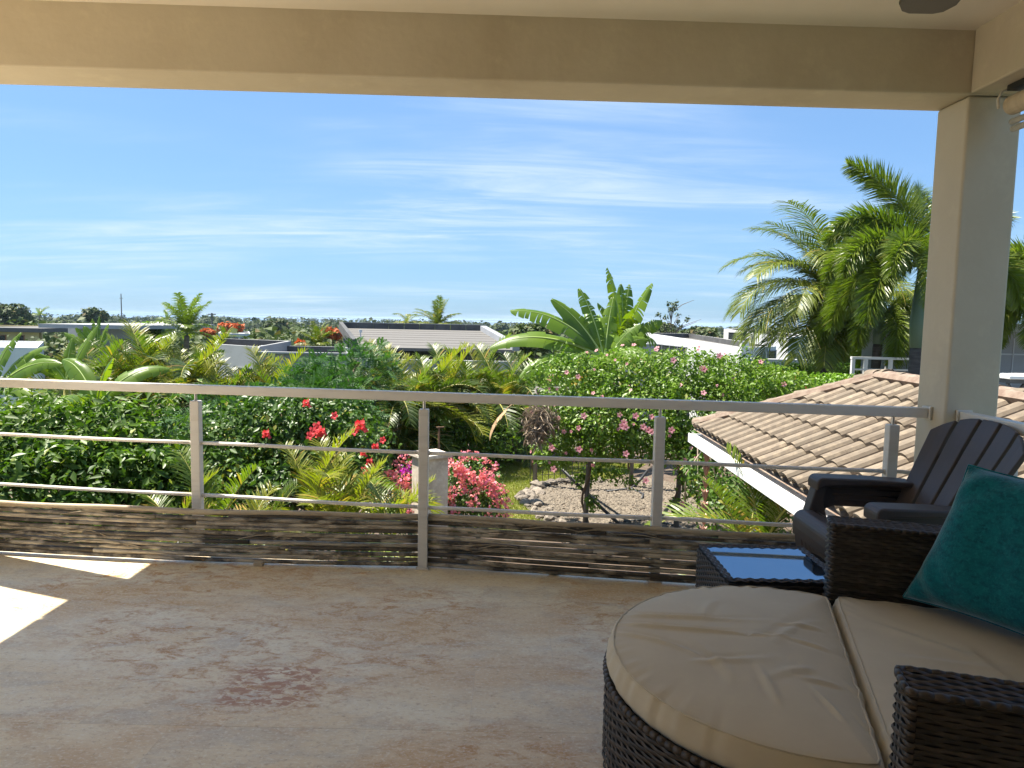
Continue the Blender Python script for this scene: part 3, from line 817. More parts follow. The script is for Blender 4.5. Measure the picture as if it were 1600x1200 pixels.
# ---- loveseat
sofa = thing('wicker_loveseat', 'dark brown wicker loveseat at the lower right with tan seat cushion', 'sofa', tuple(L2(0, -.35)))
def arm(u0, u1, f0, f1, z0, z1, sd):
    c = [(u0, f0), (u1, f0), (u1, f1), (u0, f1)]
    pts = []
    r = .018
    for i in range(4):
        p, q, s = np.array(c[i - 1]), np.array(c[i]), np.array(c[(i + 1) % 4])
        a = q + (p - q) / np.linalg.norm(p - q) * r; b = q + (s - q) / np.linalg.norm(s - q) * r
        for k in range(5):
            t = k / 4; pts.append((1 - t) ** 2 * a + 2 * t * (1 - t) * q + t * t * b)
    lp = [L2(*p) for p in pts]; lp.append(lp[0])
    if sum(a.x * b.y - b.x * a.y for a, b in zip(lp, lp[1:])) < 0: lp.reverse()
    sf, ln = path_surf(lp, z0)
    parts = [weave(sf, ln, z1 - z0 - .004, .0105, .030, .0028, seed=sd)]
    o = L2(u0 + .004, max(f0, f1) - .004) + Vector((0, 0, z1))
    parts.append(weave(flat_surf(o, -Fv, U, (0, 0, 1)), abs(f1 - f0) - .008, (u1 - u0) - .008, .0115, .030, .0026, seed=sd + 1))
    wicker_part('armrest' if sd < 30 else 'backrest', parts, sofa)
    m = MB(); cc = L2((u0 + u1) / 2, (f0 + f1) / 2)
    m.obox(cc + Vector((0, 0, (z0 + z1) / 2)), U * (abs(u1 - u0) / 2 - .006), Fv * (abs(f1 - f0) / 2 - .006), (0, 0, (z1 - z0) / 2 - .004))
    m.build('core', 'wicker_core', sofa)
    m = MB(); border(m, [p + Vector((0, 0, z1 - .002)) for p in lp], .0075); m.build('edge_wrap', 'wicker', sofa, smooth=True)
arm(.512, .612, .006, -.80, .03, .622, 10)
arm(-.612, -.512, .006, -.80, .03, .612, 20)
arm(-.508, .508, -.70, -.80, .03, .80, 30)
sf, ln = path_surf([L2(-.506, -.02), L2(.506, -.02)][::1], .04)
sf = flat_surf(L2(-.506, -.012) + Vector((0, 0, .04)), U, (0, 0, 1), Fv)
wicker_part('seat_base', [weave(sf, 1.01, .255, .0105, .03, .0028, seed=40)], sofa)
m = MB(); m.obox(L2(0, -.36) + Vector((0, 0, .168)), U * .503, Fv * .335, (0, 0, .128)); m.build('seat_deck', 'wicker_core', sofa)
rect = [(.502, -.012), (.502, -.69), (-.502, -.69), (-.502, -.012)]
def dense(c, n=40): return [(lerp(a[0], b[0], k / n), lerp(a[1], b[1], k / n)) for a, b in zip(c, c[1:] + c[:1]) for k in range(n)]
cr2 = [(.30, -.05, -.4, -.4, .45, .02, .004, .3), (.05, -.08, -.1, -.5, .4, .02, .004, .5), (-.3, -.1, .2, -.35, .35, .018, -.004, -.5), (.2, -.3, -.5, -.05, .4, .02, .003, .4)]
cushion('seat_cushion', 'tan seat cushion on the wicker loveseat beneath the teal pillow', dense(rect), .298, .385, .02, cr2, 9, pucker=.0018)

# ---- teal pillow
def pillow():
    bl = gz(1412, 938, .405); br0 = gz(1600, 1003, .41)
    e1 = (br0 - bl); e1.z = 0; e1.normalize()
    tl = at(1514, 733, bl.y - .06)
    e2 = (tl - bl); e2 = (e2 - e1 * e2.dot(e1)); hgt = e2.length; e2.normalize()
    nrm = e2.cross(e1)
    if nrm.x > 0: nrm = -nrm
    W = 0.50; Hh = .50
    n = 56; V = []; idx = {}
    rn = np.random.RandomState(4)
    sk = (tl - bl).dot(e1)
    for side in (1, -1):
        for i in range(n + 1):
            for j in range(n + 1):
                x, y = i / n * 2 - 1, j / n * 2 - 1
                ex, ey = 1 - abs(x), 1 - abs(y)
                # corners stretch out, edges pull in
                pin = 1 - .07 * (1 - y * y) * abs(x) ** 3; pin2 = 1 - .07 * (1 - x * x) * abs(y) ** 3
                px, py = x * pin, y * pin2
                th = .085 * (max(0, (1 - x ** 4)) ** .55) * (max(0, (1 - y ** 4)) ** .55)
                th += .005 * math.sin(7 * x + 3 * y) * ex * ey * 2 + .006 * math.sin(11 * (x - y)) * math.exp(-((x + .85) ** 2 + (y - .85) ** 2) * 6) + .006 * math.sin(13 * (x + y)) * math.exp(-((x + .8) ** 2 + (y + .8) ** 2) * 5)
                th = max(th, .004)
                p = bl + e1 * ((px + 1) / 2 * W + sk * (py + 1) / 2 * 1.0) + e2 * ((py + 1) / 2 * hgt) + nrm * (side * th) + Vector((0, 0, .012))
                idx[(side, i, j)] = len(V); V.append(p)
    F = []
    for i in range(n):
        for j in range(n):
            q = [idx[(1, i, j)], idx[(1, i + 1, j)], idx[(1, i + 1, j + 1)], idx[(1, i, j + 1)]]; F.append(q)
            q = [idx[(-1, i, j + 1)], idx[(-1, i + 1, j + 1)], idx[(-1, i + 1, j)], idx[(-1, i, j)]]; F.append(q)
    for i in range(n):
        for (a, b) in (((i, 0), (i + 1, 0)), ((i + 1, n), (i, n)), ((0, i + 1), (0, i)), ((n, i), (n, i + 1))):
            F.append([idx[(1, *a)], idx[(-1, *a)], idx[(-1, *b)], idx[(1, *b)]])
    t = thing('throw_pillow', 'teal woven square pillow leaning on the tan loveseat', 'pillow', tuple(bl))
    V = [v + Fv * -.10 * ((v.z - .4) / .45) * 0 for v in V]
    o = bpy.data.objects.new('pillow_cover', npmesh('pillow_cover', [tuple(v) for v in V], F, 'teal_cloth', True)); COL.objects.link(o); setparent(o, t)
    m = MB(); rim = [V[idx[(1, i, 0)]].lerp(V[idx[(-1, i, 0)]], .5) for i in range(0, n, 2)] + [V[idx[(1, n, j)]].lerp(V[idx[(-1, n, j)]], .5) for j in range(0, n, 2)] + [V[idx[(1, i, n)]].lerp(V[idx[(-1, i, n)]], .5) for i in range(n, 0, -2)] + [V[idx[(1, 0, j)]].lerp(V[idx[(-1, 0, j)]], .5) for j in range(n, 0, -2)]
    rim.append(rim[0]); m.tube(rim, .005, 6, cap=False); m.build('edge_seam', 'teal_cloth', t, smooth=True)
pillow()

# ---- wicker side table with glass top
TX0, TX1, TY0, TY1, TZ = .775, 1.205, 2.437, 2.852, .38
tb = thing('side_table', 'low dark wicker side table with glass top reflecting the sky', 'table', ((TX0 + TX1) / 2, (TY0 + TY1) / 2, 0))
lp = [Vector(p + (0,)) for p in dense([(TX0, TY0), (TX1, TY0), (TX1, TY1), (TX0, TY1)], 8)]; lp.append(lp[0])
sf, ln = path_surf(lp, .03)
wicker_part('wicker_weave', [weave(sf, ln, TZ - .045, .0105, .03, .0028, seed=50)], tb)
fw = .030
parts = []
for (o, e1, e2, a, b) in (((TX0, TY0, TZ), (1, 0, 0), (0, 1, 0), TX1 - TX0, fw), ((TX0, TY1 - fw, TZ), (1, 0, 0), (0, 1, 0), TX1 - TX0, fw),
                          ((TX0 + fw, TY0 + fw, TZ), (0, 1, 0), (-1, 0, 0), TY1 - TY0 - 2 * fw, fw), ((TX1, TY0 + fw, TZ), (0, 1, 0), (-1, 0, 0), TY1 - TY0 - 2 * fw, fw)):
    parts.append(weave(flat_surf(o, e1, e2, (0, 0, 1)), a, b, .010, .022, .0022, seed=51))
wicker_part('woven_frame', parts, tb)
m = MB(); m.box(TX0 + .006, TX1 - .006, TY0 + .006, TY1 - .006, .03, TZ - .012); m.build('core', 'wicker_core', tb)
m = MB(); m.box(TX0 + fw - .004, TX1 - fw + .004, TY0 + fw - .004, TY1 - fw + .004, TZ - .010, TZ - .002); m.build('glass_top', 'table_glass', tb)

# ---- brown moulded garden chair
ch = thing('garden_chair', 'dark brown slatted fan-back garden chair beside the column', 'chair', (1.55, 2.94, 0))
CY = 2.945
def xz_prism(poly, y0, y1, name, bevel=.006, mat='resin', par=None):
    n = len(poly); m = MB()
    vs = [(x, y0, z) for x, z in poly] + [(x, y1, z) for x, z in poly]
    fs = [tuple(range(n)), tuple(range(2 * n - 1, n - 1, -1))] + [(i, n + i, n + (i + 1) % n, (i + 1) % n) for i in range(n)]
    m.add(vs, fs)
    bm = bmesh.new(); me = m.mesh(name, mat); bm.from_mesh(me); bmesh.ops.recalc_face_normals(bm, faces=bm.faces); bm.to_mesh(me); bm.free()
    o = bpy.data.objects.new(name, me); COL.objects.link(o); setparent(o, par or ch)
    if bevel:
        b = o.modifiers.new('bevel', 'BEVEL'); b.width = bevel; b.segments = 2; b.limit_method = 'ANGLE'; b.angle_limit = R(40)
    return o
def arcpts(cx, cz, r, a0, a1, n): return [(cx + r * math.cos(R(lerp(a0, a1, k / n))), cz + r * math.sin(R(lerp(a0, a1, k / n)))) for k in range(n + 1)]
for s in (-1, 1):
    yc = CY + s * .262
    # armrest: broad plate, slightly dished, rounded nose
    top = [(1.355, .545)] + arcpts(1.385, .575, .030, 180, 95, 4) + [(1.60, .600), (1.80, .588), (1.83, .575), (1.83, .560), (1.60, .572), (1.40, .566)]
    xz_prism(top, yc - .055, yc + .055, 'armrest', .008)
    # moulded side panel with a rounded opening below
    pan = [(1.375, .566), (1.66, .572), (1.79, .562), (1.76, .47), (1.66, .462)] + arcpts(1.50, .4465, .020, 90, 180, 4)[0:1] + [(1.45, .468)] + [(1.42, .455), (1.40, .42), (1.37, .36)]
    xz_prism(pan, yc - .012, yc + .012, 'side_panel', .004)
    for k in range(3):
        m = MB(); z = .548 - k * .026
        m.tube([(1.43 + .012 * k, yc - s * .013, z), (1.60, yc - s * .013, z - .002), (1.755 - .012 * k, yc - s * .013, z - .010)], .0042, 6); m.build('moulded_rib', 'resin', ch, smooth=True)
    fl_ = [(1.335, .012)] + [(1.425, .012), (1.425, .40), (1.40, .47), (1.41, .5655), (1.362, .5655), (1.345, .50), (1.325, .42)]
    xz_prism(fl_, yc - .034, yc + .034, 'front_leg', .008)
    bl_ = [(1.40, .36), (1.45, .41), (1.70, .33), (1.99, .03), (1.99, .004), (1.90, .004), (1.66, .24)]
    xz_prism(bl_, yc - s * .040 - .016, yc - s * .040 + .016, 'rear_leg', .006)
    sup = [(1.745, .30), (1.80, .30), (1.86, .562), (1.80, .562)]
    xz_prism(sup, yc - .028, yc + .028, 'arm_support', .006)
# seat: rolled front lip, then cross slats with open slots
lip = [(1.262, .345), (1.258, .385)] + arcpts(1.305, .412, .045, 175, 80, 6) + [(1.345, .455), (1.345, .440), (1.31, .438), (1.283, .41), (1.278, .345)]
xz_prism(lip, CY - .226, CY + .226, 'front_lip', .004)
ap = [(1.272, .345), (1.284, .345), (1.292, .30), (1.300, .26), (1.288, .26), (1.278, .30)]
m = MB()
for k in range(12):      # arched apron under the front lip
    y0 = CY - .226 + .452 * k / 12; y1 = y0 + .452 / 12
    def zb(y): return .235 + .075 * max(0, 1 - ((y - CY) / .18) ** 2) ** .5 if abs(y - CY) < .18 else .20
    m.add([(1.270, y0, .352), (1.270, y1, .352), (1.295, y1, zb(y1)), (1.295, y0, zb(y0)), (1.284, y0, .352), (1.284, y1, .352), (1.309, y1, zb(y1)), (1.309, y0, zb(y0))],
          [(0, 1, 2, 3), (7, 6, 5, 4), (3, 2, 6, 7), (0, 4, 5, 1)])
m.build('front_apron', 'resin', ch)
px_ = [1.362, 1.430, 1.498, 1.566, 1.634]
for k, x in enumerate(px_):
    z = .452 - .032 * k - .002 * k * k
    sl_ = [(x, z), (x + .058, z - .034), (x + .058, z - .052), (x, z - .018)]
    xz_prism(sl_, CY - .224, CY + .224, 'seat_slat', .004)
# fan back of five staves
B0 = Vector((1.665, CY, .285)); Bd = Vector((.315, 0, .615)); Bn = Vector((-.615, 0, .315)).normalized()
def backpt(v, s, d=0):      # v in -1..1 across, s 0..1 up
    hw = lerp(.218, .312, min(1, s * 1.15))
    curve = .030 * v * v
    return B0 + Bd * s + Vector((0, v * hw, 0)) + Bn * (d + curve)
edges = [-1, -.6, -.2, .2, .6, 1]
for a, b in zip(edges, edges[1:]):
    g = .030
    V = []; n = 12
    m = MB(); rows = []
    for k in range(n + 1):
        row = []
        for v in (a + g, a * .5 + b * .5, b - g):
            top = 1.0 - .17 * abs(v) ** 2.6
            s = top * k / n
            row.append((v, s))
        rows.append(row)
    vs = []; 
    for row in rows:
        for d in (.011, -.011):
            for v, s in row: vs.append(backpt(v, s, d))
    fs = []
    for k in range(n):
        p, q = k * 6, (k + 1) * 6
        fs += [(p, p + 1, q + 1, q), (p + 1, p + 2, q + 2, q + 1), (p + 4, p + 3, q + 3, q + 4), (p + 5, p + 4, q + 4, q + 5), (p + 3, p, q, q + 3), (p + 2, p + 5, q + 5, q + 2)]
    fs += [(0, 3, 4, 1), (1, 4, 5, 2), (n * 6, n * 6 + 1, n * 6 + 4, n * 6 + 3), (n * 6 + 1, n * 6 + 2, n * 6 + 5, n * 6 + 4)]
    m.add(vs, fs); m.build('back_stave', 'resin', ch, bevel=.005)
for s, dd in ((.30, -.019), (.70, -.019)):      # cross ties linking the staves
    m = MB(); m.tube([backpt(v / 6, s, dd) for v in range(-6, 7)], .012, 6); m.build('back_tie', 'resin', ch, smooth=True)

ch.location.x += .022; ch.location.y -= .02
# ---- ceiling fan (one blade reaches into view)
fx, fy, fz = 1.02, 1.50, 2.30
fan = thing('ceiling_fan', 'dark ceiling fan with one blade tip showing at the top right', 'fan', (fx, fy, fz))
m = MB(); m.lathe([(0, .06), (.06, .06), (.095, .03), (.10, -.02), (.07, -.06), (0, -.07)], 20, (fx, fy, fz)); m.build('motor', 'fan_metal', fan, smooth=True)
m = MB(); m.tube([(fx, fy, fz + .055), (fx, fy, 2.556)], .013, 10); m.build('rod', 'fan_metal', fan)
tip = gz(1440, 18, fz - .02); a0 = math.atan2(tip.y - fy, tip.x - fx) 
BL = (Vector((tip.x, tip.y, 0)) - Vector((fx, fy, 0))).length
prof = [(.14, -.045, .045), (.25, -.07, .065), (.42, -.088, .08), (.6, -.092, .085), (BL * .93, -.082, .078), (BL * .985, -.06, .06), (BL + .005, -.03, .035)]
for k in range(3):
    a = a0 + k * 2 * math.pi / 3; e = Vector((math.cos(a), math.sin(a), 0)); sd = Vector((-e.y, e.x, .12))
    c = Vector((fx, fy, fz - .02)); m = MB(); vs = []; fs = []
    for d, l0, l1 in prof:
        for dz in (.006, -.006): vs += [c + e * d + sd * l0 + Vector((0, 0, dz)), c + e * d + sd * l1 + Vector((0, 0, dz))]
    for i in range(len(prof) - 1):
        p, q = i * 4, i * 4 + 4
        fs += [(p, p + 1, q + 1, q), (p + 3, p + 2, q + 2, q + 3), (p + 2, p, q, q + 2), (p + 1, p + 3, q + 3, q + 1)]
    fs += [(0, 2, 3, 1), (len(prof) * 4 - 4, len(prof) * 4 - 3, len(prof) * 4 - 1, len(prof) * 4 - 2)]
    m.add(vs, fs); bo = m.build('blade', 'fan_blade', fan, bevel=.003)
    m = MB(); m.bar(c + e * .06, c + e * .2, .04, .006); m.build('blade_arm', 'fan_metal', fan)

# ---- rolled-up blind under the side beam
bd = thing('rolled_blind', 'rolled up cream blind hanging under the side beam at the upper right', 'blind', (2.06, 2.2, 2.2))
m = MB(); m.tube([(2.065, .6, 2.215), (2.065, 3.06, 2.215)], .040, 18); m.build('fabric_roll', 'blind_cloth', bd, smooth=False)
m = MB(); m.box(2.03, 2.10, .6, 3.05, 2.268, 2.2915); m.build('head_rail', 'black_plastic', bd, bevel=.003)
m = MB(); m.tube([(2.065, 3.063, 2.285), (2.02, 3.063, 2.272), (2.005, 3.063, 2.235), (2.012, 3.063, 2.20)], .006, 6); m.build('bracket', 'blind_rail', bd, smooth=True)
m = MB(); m.tube([(2.085, .6, 2.155), (2.085, 3.085, 2.155)], .013, 10, sq=(1, 1)); m.build('bottom_slat', 'blind_rail', bd, smooth=True)
m = MB(); m.tube([(2.092, .6, 2.126), (2.092, 3.085, 2.126)], .0135, 10); m.build('bottom_slat', 'blind_rail', bd, smooth=True)

# ------------------------------------------------------------------ ground, sea
GZ = -2.9
TP = [(-10, GZ), (24, GZ), (27, -4.2), (33, -5.6), (60, -6.6), (150, -8), (500, -9.2), (1500, -10), (1900, -45), (2400, -60)]
def tz(y): return interp(TP, y)
ys = [-8, 0, 6, 12, 18, 24, 27, 33, 45, 60, 90, 150, 250, 400, 700, 1100, 1500, 1900, 2400]
V = []; F = []; nx = 41
for y in ys:
    for i in range(nx):
        t = i / (nx - 1) * 2 - 1
        x = math.copysign(abs(t) ** 2.2, t) * 3500
        V.append((x, y, tz(y) - .02 + (.4 * math.sin(x * .05 + y * .03) if y > 40 else 0)))
for j in range(len(ys) - 1):
    for i in range(nx - 1): F.append((j * nx + i, j * nx + i + 1, (j + 1) * nx + i + 1, (j + 1) * nx + i))
g = bpy.data.objects.new('ground', npmesh('ground', V, F, 'terrain', True)); COL.objects.link(g); struct(g)
m = MB(); m.add([(-60000, 1600, -42), (60000, 1600, -42), (60000, 70000, -42), (-60000, 70000, -42)], [(0, 1, 2, 3)])
struct(m.build('sea', 'sea'))
m = MB(); m.prism([(-16, 4.6), (18, 4.6), (18, 23.9), (-16, 23.9)], GZ - .4, GZ); struct(m.build('garden_soil', 'soil'))
lawn = [gz(735, 830, GZ), gz(870, 830, GZ), gz(842, 808, GZ), gz(805, 779, GZ), gz(838, 757, GZ), gz(960, 748, GZ), gz(1010, 726, GZ), gz(770, 722, GZ), gz(740, 760, GZ)]
m = MB(); m.prism([(p.x, p.y) for p in lawn], GZ - .1, GZ + .012); struct(m.build('lawn', 'lawn_soil'))
grav = [gz(842, 812, GZ), gz(805, 780, GZ), gz(838, 758, GZ), gz(920, 754, GZ), gz(1010, 748, GZ), gz(1110, 770, GZ), gz(1130, 845, GZ), gz(880, 850, GZ)]
m = MB(); m.prism([(p.x, p.y) for p in grav], GZ - .1, GZ + .02); struct(m.build('gravel_base', 'soil'))

def in_poly(P, poly):
    x, y = P[:, 0], P[:, 1]; ins = np.zeros(len(P), bool); n = len(poly); j = n - 1
    for i in range(n):
        xi, yi, xj, yj = poly[i][0], poly[i][1], poly[j][0], poly[j][1]
        c = ((yi > y) != (yj > y)) & (x < (xj - xi) * (y - yi) / (yj - yi + 1e-12) + xi)
        ins ^= c; j = i
    return ins
def scatter(poly, n, rs):
    A = np.array([(p[0], p[1]) for p in poly]); lo, hi = A.min(0), A.max(0); out = np.zeros((0, 2))
    while len(out) < n:
        P = rs.uniform(lo, hi, (n * 2, 2)); out = np.r_[out, P[in_poly(P, A)]]
    return out[:n]
# grass
rs = np.random.RandomState(2)
P = scatter(lawn, 42000, rs); n = len(P)
a = rs.uniform(0, 6.28, n); h = rs.uniform(.025, .07, n); wd = rs.uniform(.004, .008, n)
b = np.c_[P, np.full(n, GZ + .012)]
s = np.c_[np.cos(a), np.sin(a), np.zeros(n)] * wd[:, None]
tip = b + np.c_[rs.normal(0, .35, (n, 2)) * h[:, None], h]
V = np.stack([b - s, b + s, tip], 1).reshape(-1, 3); F = np.arange(3 * n).reshape(-1, 3)
go = bpy.data.objects.new('grass', npmesh('grass', V, F, 'grass_blade')); COL.objects.link(go)
tag(go, 'short yellowing lawn grass between the pink bush and the gravel bed', 'grass', kind='stuff')
# gravel
OCT = np.array([(1, 0, 0), (0, 1, 0), (-1, 0, 0), (0, -1, 0), (0, 0, .7), (0, 0, -.5)], float)
OF = np.array([(0, 1, 4), (1, 2, 4), (2, 3, 4), (3, 0, 4)])
n = 17000; P = scatter(grav, n, rs)
sz = rs.uniform(.016, .042, (n, 1, 1)) * rs.uniform(.7, 1.3, (n, 1, 3)); a = rs.uniform(0, 6.28, n); c_, s_ = np.cos(a), np.sin(a)
V = OCT[None] * sz; X = V[:, :, 0] * c_[:, None] - V[:, :, 1] * s_[:, None]; Yv = V[:, :, 0] * s_[:, None] + V[:, :, 1] * c_[:, None]
V = np.stack([X + P[:, None, 0], Yv + P[:, None, 1], V[:, :, 2] + GZ + .022 + rs.uniform(-.005, .02, (n, 1))], 2).reshape(-1, 3)
F = (OF[None] + (np.arange(n) * 6)[:, None, None]).reshape(-1, 3)
go = bpy.data.objects.new('gravel', npmesh('gravel', V, F, 'pebble')); COL.objects.link(go)
tag(go, 'bed of pale brown gravel under the flowering pergola', 'gravel', kind='stuff')
# border rocks along the lawn side
def rock_mesh(seed, n=2):
    bm = bmesh.new(); bmesh.ops.create_icosphere(bm, subdivisions=n, radius=1)
    rr = random.Random(seed); ph = [rr.uniform(0, 6) for _ in range(6)]
    for v in bm.verts:
        c = v.co; k = 1 + .16 * math.sin(3.1 * c.x + ph[0]) + .14 * math.sin(3.7 * c.y + ph[1]) + .12 * math.sin(4.3 * c.z + ph[2]) + rr.uniform(-.09, .09)
        v.co = Vector((c.x * k, c.y * k, c.z * k * .7))
    me = bpy.data.meshes.new('rock'); bm.to_mesh(me); bm.free(); me.materials.append(MATS['rock']); return me
RK = [rock_mesh(i) for i in range(5)]
edge_pts = [gz(858, 822, GZ), gz(842, 810, GZ), gz(822, 795, GZ), gz(806, 780, GZ), gz(822, 768, GZ), gz(838, 758, GZ), gz(880, 755, GZ), gz(925, 753, GZ)]
ed = thing('rock_edging', 'row of rough brown rocks edging the gravel bed against the lawn', 'rocks', tuple(edge_pts[3]))
for a, b in zip(edge_pts, edge_pts[1:]):
    k = max(1, int((b - a).length / .22))
    for i in range(k):
        for row in range(2):
            p = a.lerp(b, (i + rnd.random() * .6) / k) + Vector((rnd.uniform(0, .18) + row * .22, rnd.uniform(-.1, .1), 0))
            sc = rnd.uniform(.06, .15)
            link('rock', rnd.choice(RK), ed, (p.x, p.y, GZ + .02 + sc * .4), (rnd.uniform(-.3, .3), rnd.uniform(-.3, .3), rnd.uniform(0, 6)), (sc * rnd.uniform(.8, 1.4), sc, sc))

# ------------------------------------------------------------------ tiled wing beside the terrace
EX, EZ = 2.47, -0.105; RX, RZ2 = 4.12, 0.70; CY9 = 9.55; YN = 3.45
pitchv = Vector((RX - EX, 0, RZ2 - EZ)); SL = pitchv.length; es = pitchv.normalized(); en = Vector((-es.z, 0, es.x))
AP = CY9 - (RX - EX)
wing = thing('tiled_wing', 'low wing with brown barrel tile roof to the right of the terrace', 'building', (3.6, 7, GZ))
m = MB()
FX = 2 * RX - EX
dz = -.035
m.add([(EX, YN, EZ + dz), (EX, CY9, EZ + dz), (RX, AP, RZ2 + dz), (RX, YN, RZ2 + dz), (FX, CY9, EZ + dz), (FX, YN, EZ + dz)],
      [(0, 3, 2, 1), (1, 2, 4), (4, 2, 3, 5), (0, 1, 4, 5), (0, 5, 3)])
roof = m.build('roof', 'mortar', wing)
CW, EXP = 0.226, SL / 5.0
def tile_mesh():
    prof = []
    prof = [(0, -.012), (.008, .022), (.032, .050), (.075, .060), (.125, .058), (.168, .046), (.190, .016), (.198, -.024), (.258, -.026), (.268, -.020)]
    prof = [(y * CW / .268, h * .92) for y, h in prof]
    m = MB(); n = len(prof); Ln = EXP + .05
    vs = []
    for (s, lift) in ((0, .034), (Ln, .004)):
        for y, h in prof: vs.append(es * s + Vector((0, y, 0)) + en * (h + lift))
    for y, h in prof: vs.append(Vector((0, y, 0)) + en * (h + .034 - .022))
    fs = [(i, i + n, i + n + 1, i + 1) for i in range(n - 1)] + [(2 * n + i, i, i + 1, 2 * n + i + 1) for i in range(n - 1)]
    m.add(vs, fs)
    # sunk side of the barrel casts the dark joint line
    return m.mesh('roof_tile', 'roof_tile', False)
TM = tile_mesh()
for p in TM.polygons: p.use_smooth = False
rows = 5
for r in range(rows):
    base = Vector((EX, 0, EZ)) + es * (r * EXP)
    ylim = CY9 - (base.x - EX)
    k = 0
    y = YN
    while y < ylim - .02:
        loc = (base.x, y + rnd.uniform(-.004, .004), base.z)
        hi_x = base.x + es.x * (EXP + .05)
        if y + CW > CY9 - (hi_x - EX):
            bm = bmesh.new(); bm.from_mesh(TM)
            bmesh.ops.translate(bm, verts=bm.verts, vec=loc)
            res = bmesh.ops.bisect_plane(bm, geom=bm.verts[:] + bm.edges[:] + bm.faces[:], plane_co=(EX, CY9, 0), plane_no=(1, 1, 0), clear_outer=True)
            if len(bm.faces) > 2:
                me = bpy.data.meshes.new('roof_tile'); bm.to_mesh(me); me.materials.append(MATS['roof_tile']); link('roof_tile', me, roof)
            bm.free()
        else:
            link('roof_tile', TM, roof, loc, (rnd.uniform(-.006, .006), rnd.uniform(-.008, .008), rnd.uniform(-.008, .008)))
        y += CW
def ridge_run(a, b, r=.090, n=0, ex=.36):
    a, b = Vector(a), Vector(b); d = (b - a); Ln = d.length; d.normalize(); sd = d.cross(Vector((0, 0, 1))).normalized(); up = sd.cross(d)
    k = int(Ln / ex) + 1
    m = MB(); vs = []; fs = []
    q = 9
    for (s, rr, lf) in ((0, r, .018), (ex + .04, r * .84, -.004)):
        for i in range(q):
            t = math.pi * i / (q - 1); vs.append(d * s + sd * (rr * math.cos(t)) + up * (rr * .85 * math.sin(t) - .02 + lf))
    for i in range(q): 
        t = math.pi * i / (q - 1); vs.append(sd * (r * .84 * math.cos(t)) + up * (r * .70 * math.sin(t) - .02 + .018))
    fs = [(i, i + 1, q + i + 1, q + i) for i in range(q - 1)] + [(i, 2 * q + i, 2 * q + i + 1, i + 1) for i in range(q - 1)]
    m.add(vs, fs); me = m.mesh('ridge_tile', 'roof_tile', False)
    for i in range(k): link('ridge_tile', me, roof, tuple(a + d * (ex * i) + Vector((0, 0, rnd.uniform(-.006, .006)))), (rnd.uniform(-.02, .02), 0, rnd.uniform(-.02, .02)))
    m = MB(); m.tube([a + d * .03 + Vector((0, 0, -.01)), b + Vector((0, 0, -.01))], .125, 8, sq=(1, .55)); m.build('mortar_bed', 'mortar', roof)
off = Vector((0, 0, .052))
ridge_run(Vector((EX + .02, CY9 - .02, EZ)) + off, Vector((RX, AP, RZ2)) + off)
ridge_run(Vector((FX, CY9, EZ)) + off, Vector((RX, AP, RZ2)) + off)
ridge_run(Vector((RX, YN, RZ2)) + off, Vector((RX, AP + .05, RZ2)) + off)
m = MB(); m.box(EX - .06, EX + .12, YN, CY9 + .02, -.315, -.205); m.box(EX + .12, EX + .16, YN, CY9 - .06, -.27, -.13); m.build('fascia', 'white_paint', wing)
m = MB(); m.box(EX - .06, EX - .045, YN, CY9 + .02, -.204, -.195); m.build('gutter_lip', 'white_paint', wing)
for y in (8.0, 6.75, 5.5, 4.2):
    m = MB(); m.box(2.80, 3.06, y - .13, y + .13, GZ, -.272); m.build('pillar', 'plaster', wing, bevel=.01)
m = MB(); m.box(5.2, 5.4, YN, CY9 - .3, GZ, -.15); m.build('rear_wall', 'plaster', wing)
m = MB(); m.box(2.64, 5.6, YN, 8.6, GZ - .1, GZ + .12); m.build('paved_base', 'coral_stone', wing)

# rain chain of copper cups
p = at(1105, 700, 9.42); cxr, cyr = p.x, p.y
rc = thing('rain_chain', 'copper rain chain of tulip cups hanging from the gutter corner', 'rain chain', (cxr, cyr, -.34))
m = MB(); prof = [(.008, -.115), (.016, -.112), (.034, -.05), (.044, .0), (.052, .012), (.046, .010), (.030, -.045), (.010, -.10)]
m.lathe(prof, 12, (0, 0, 0))
m.v = [(x * (1 + .16 * (z > -.03) * math.cos(6 * math.atan2(y, x))), y * (1 + .16 * (z > -.03) * math.cos(6 * math.atan2(y, x))), z + .014 * (z > -.01) * math.cos(6 * math.atan2(y, x))) for x, y, z in m.v]
CUP = m.mesh('cup', 'copper', True)
for k in range(10):
    z = -.46 - .168 * k
    link('cup', CUP, rc, (cxr, cyr, z), (0, 0, k * .4), 1.05)
    m = MB(); m.tube([(cxr, cyr, z + .17), (cxr + .004, cyr, z + .08), (cxr, cyr, z - .08)], .006, 5); m.build('link', 'copper', rc, smooth=True)

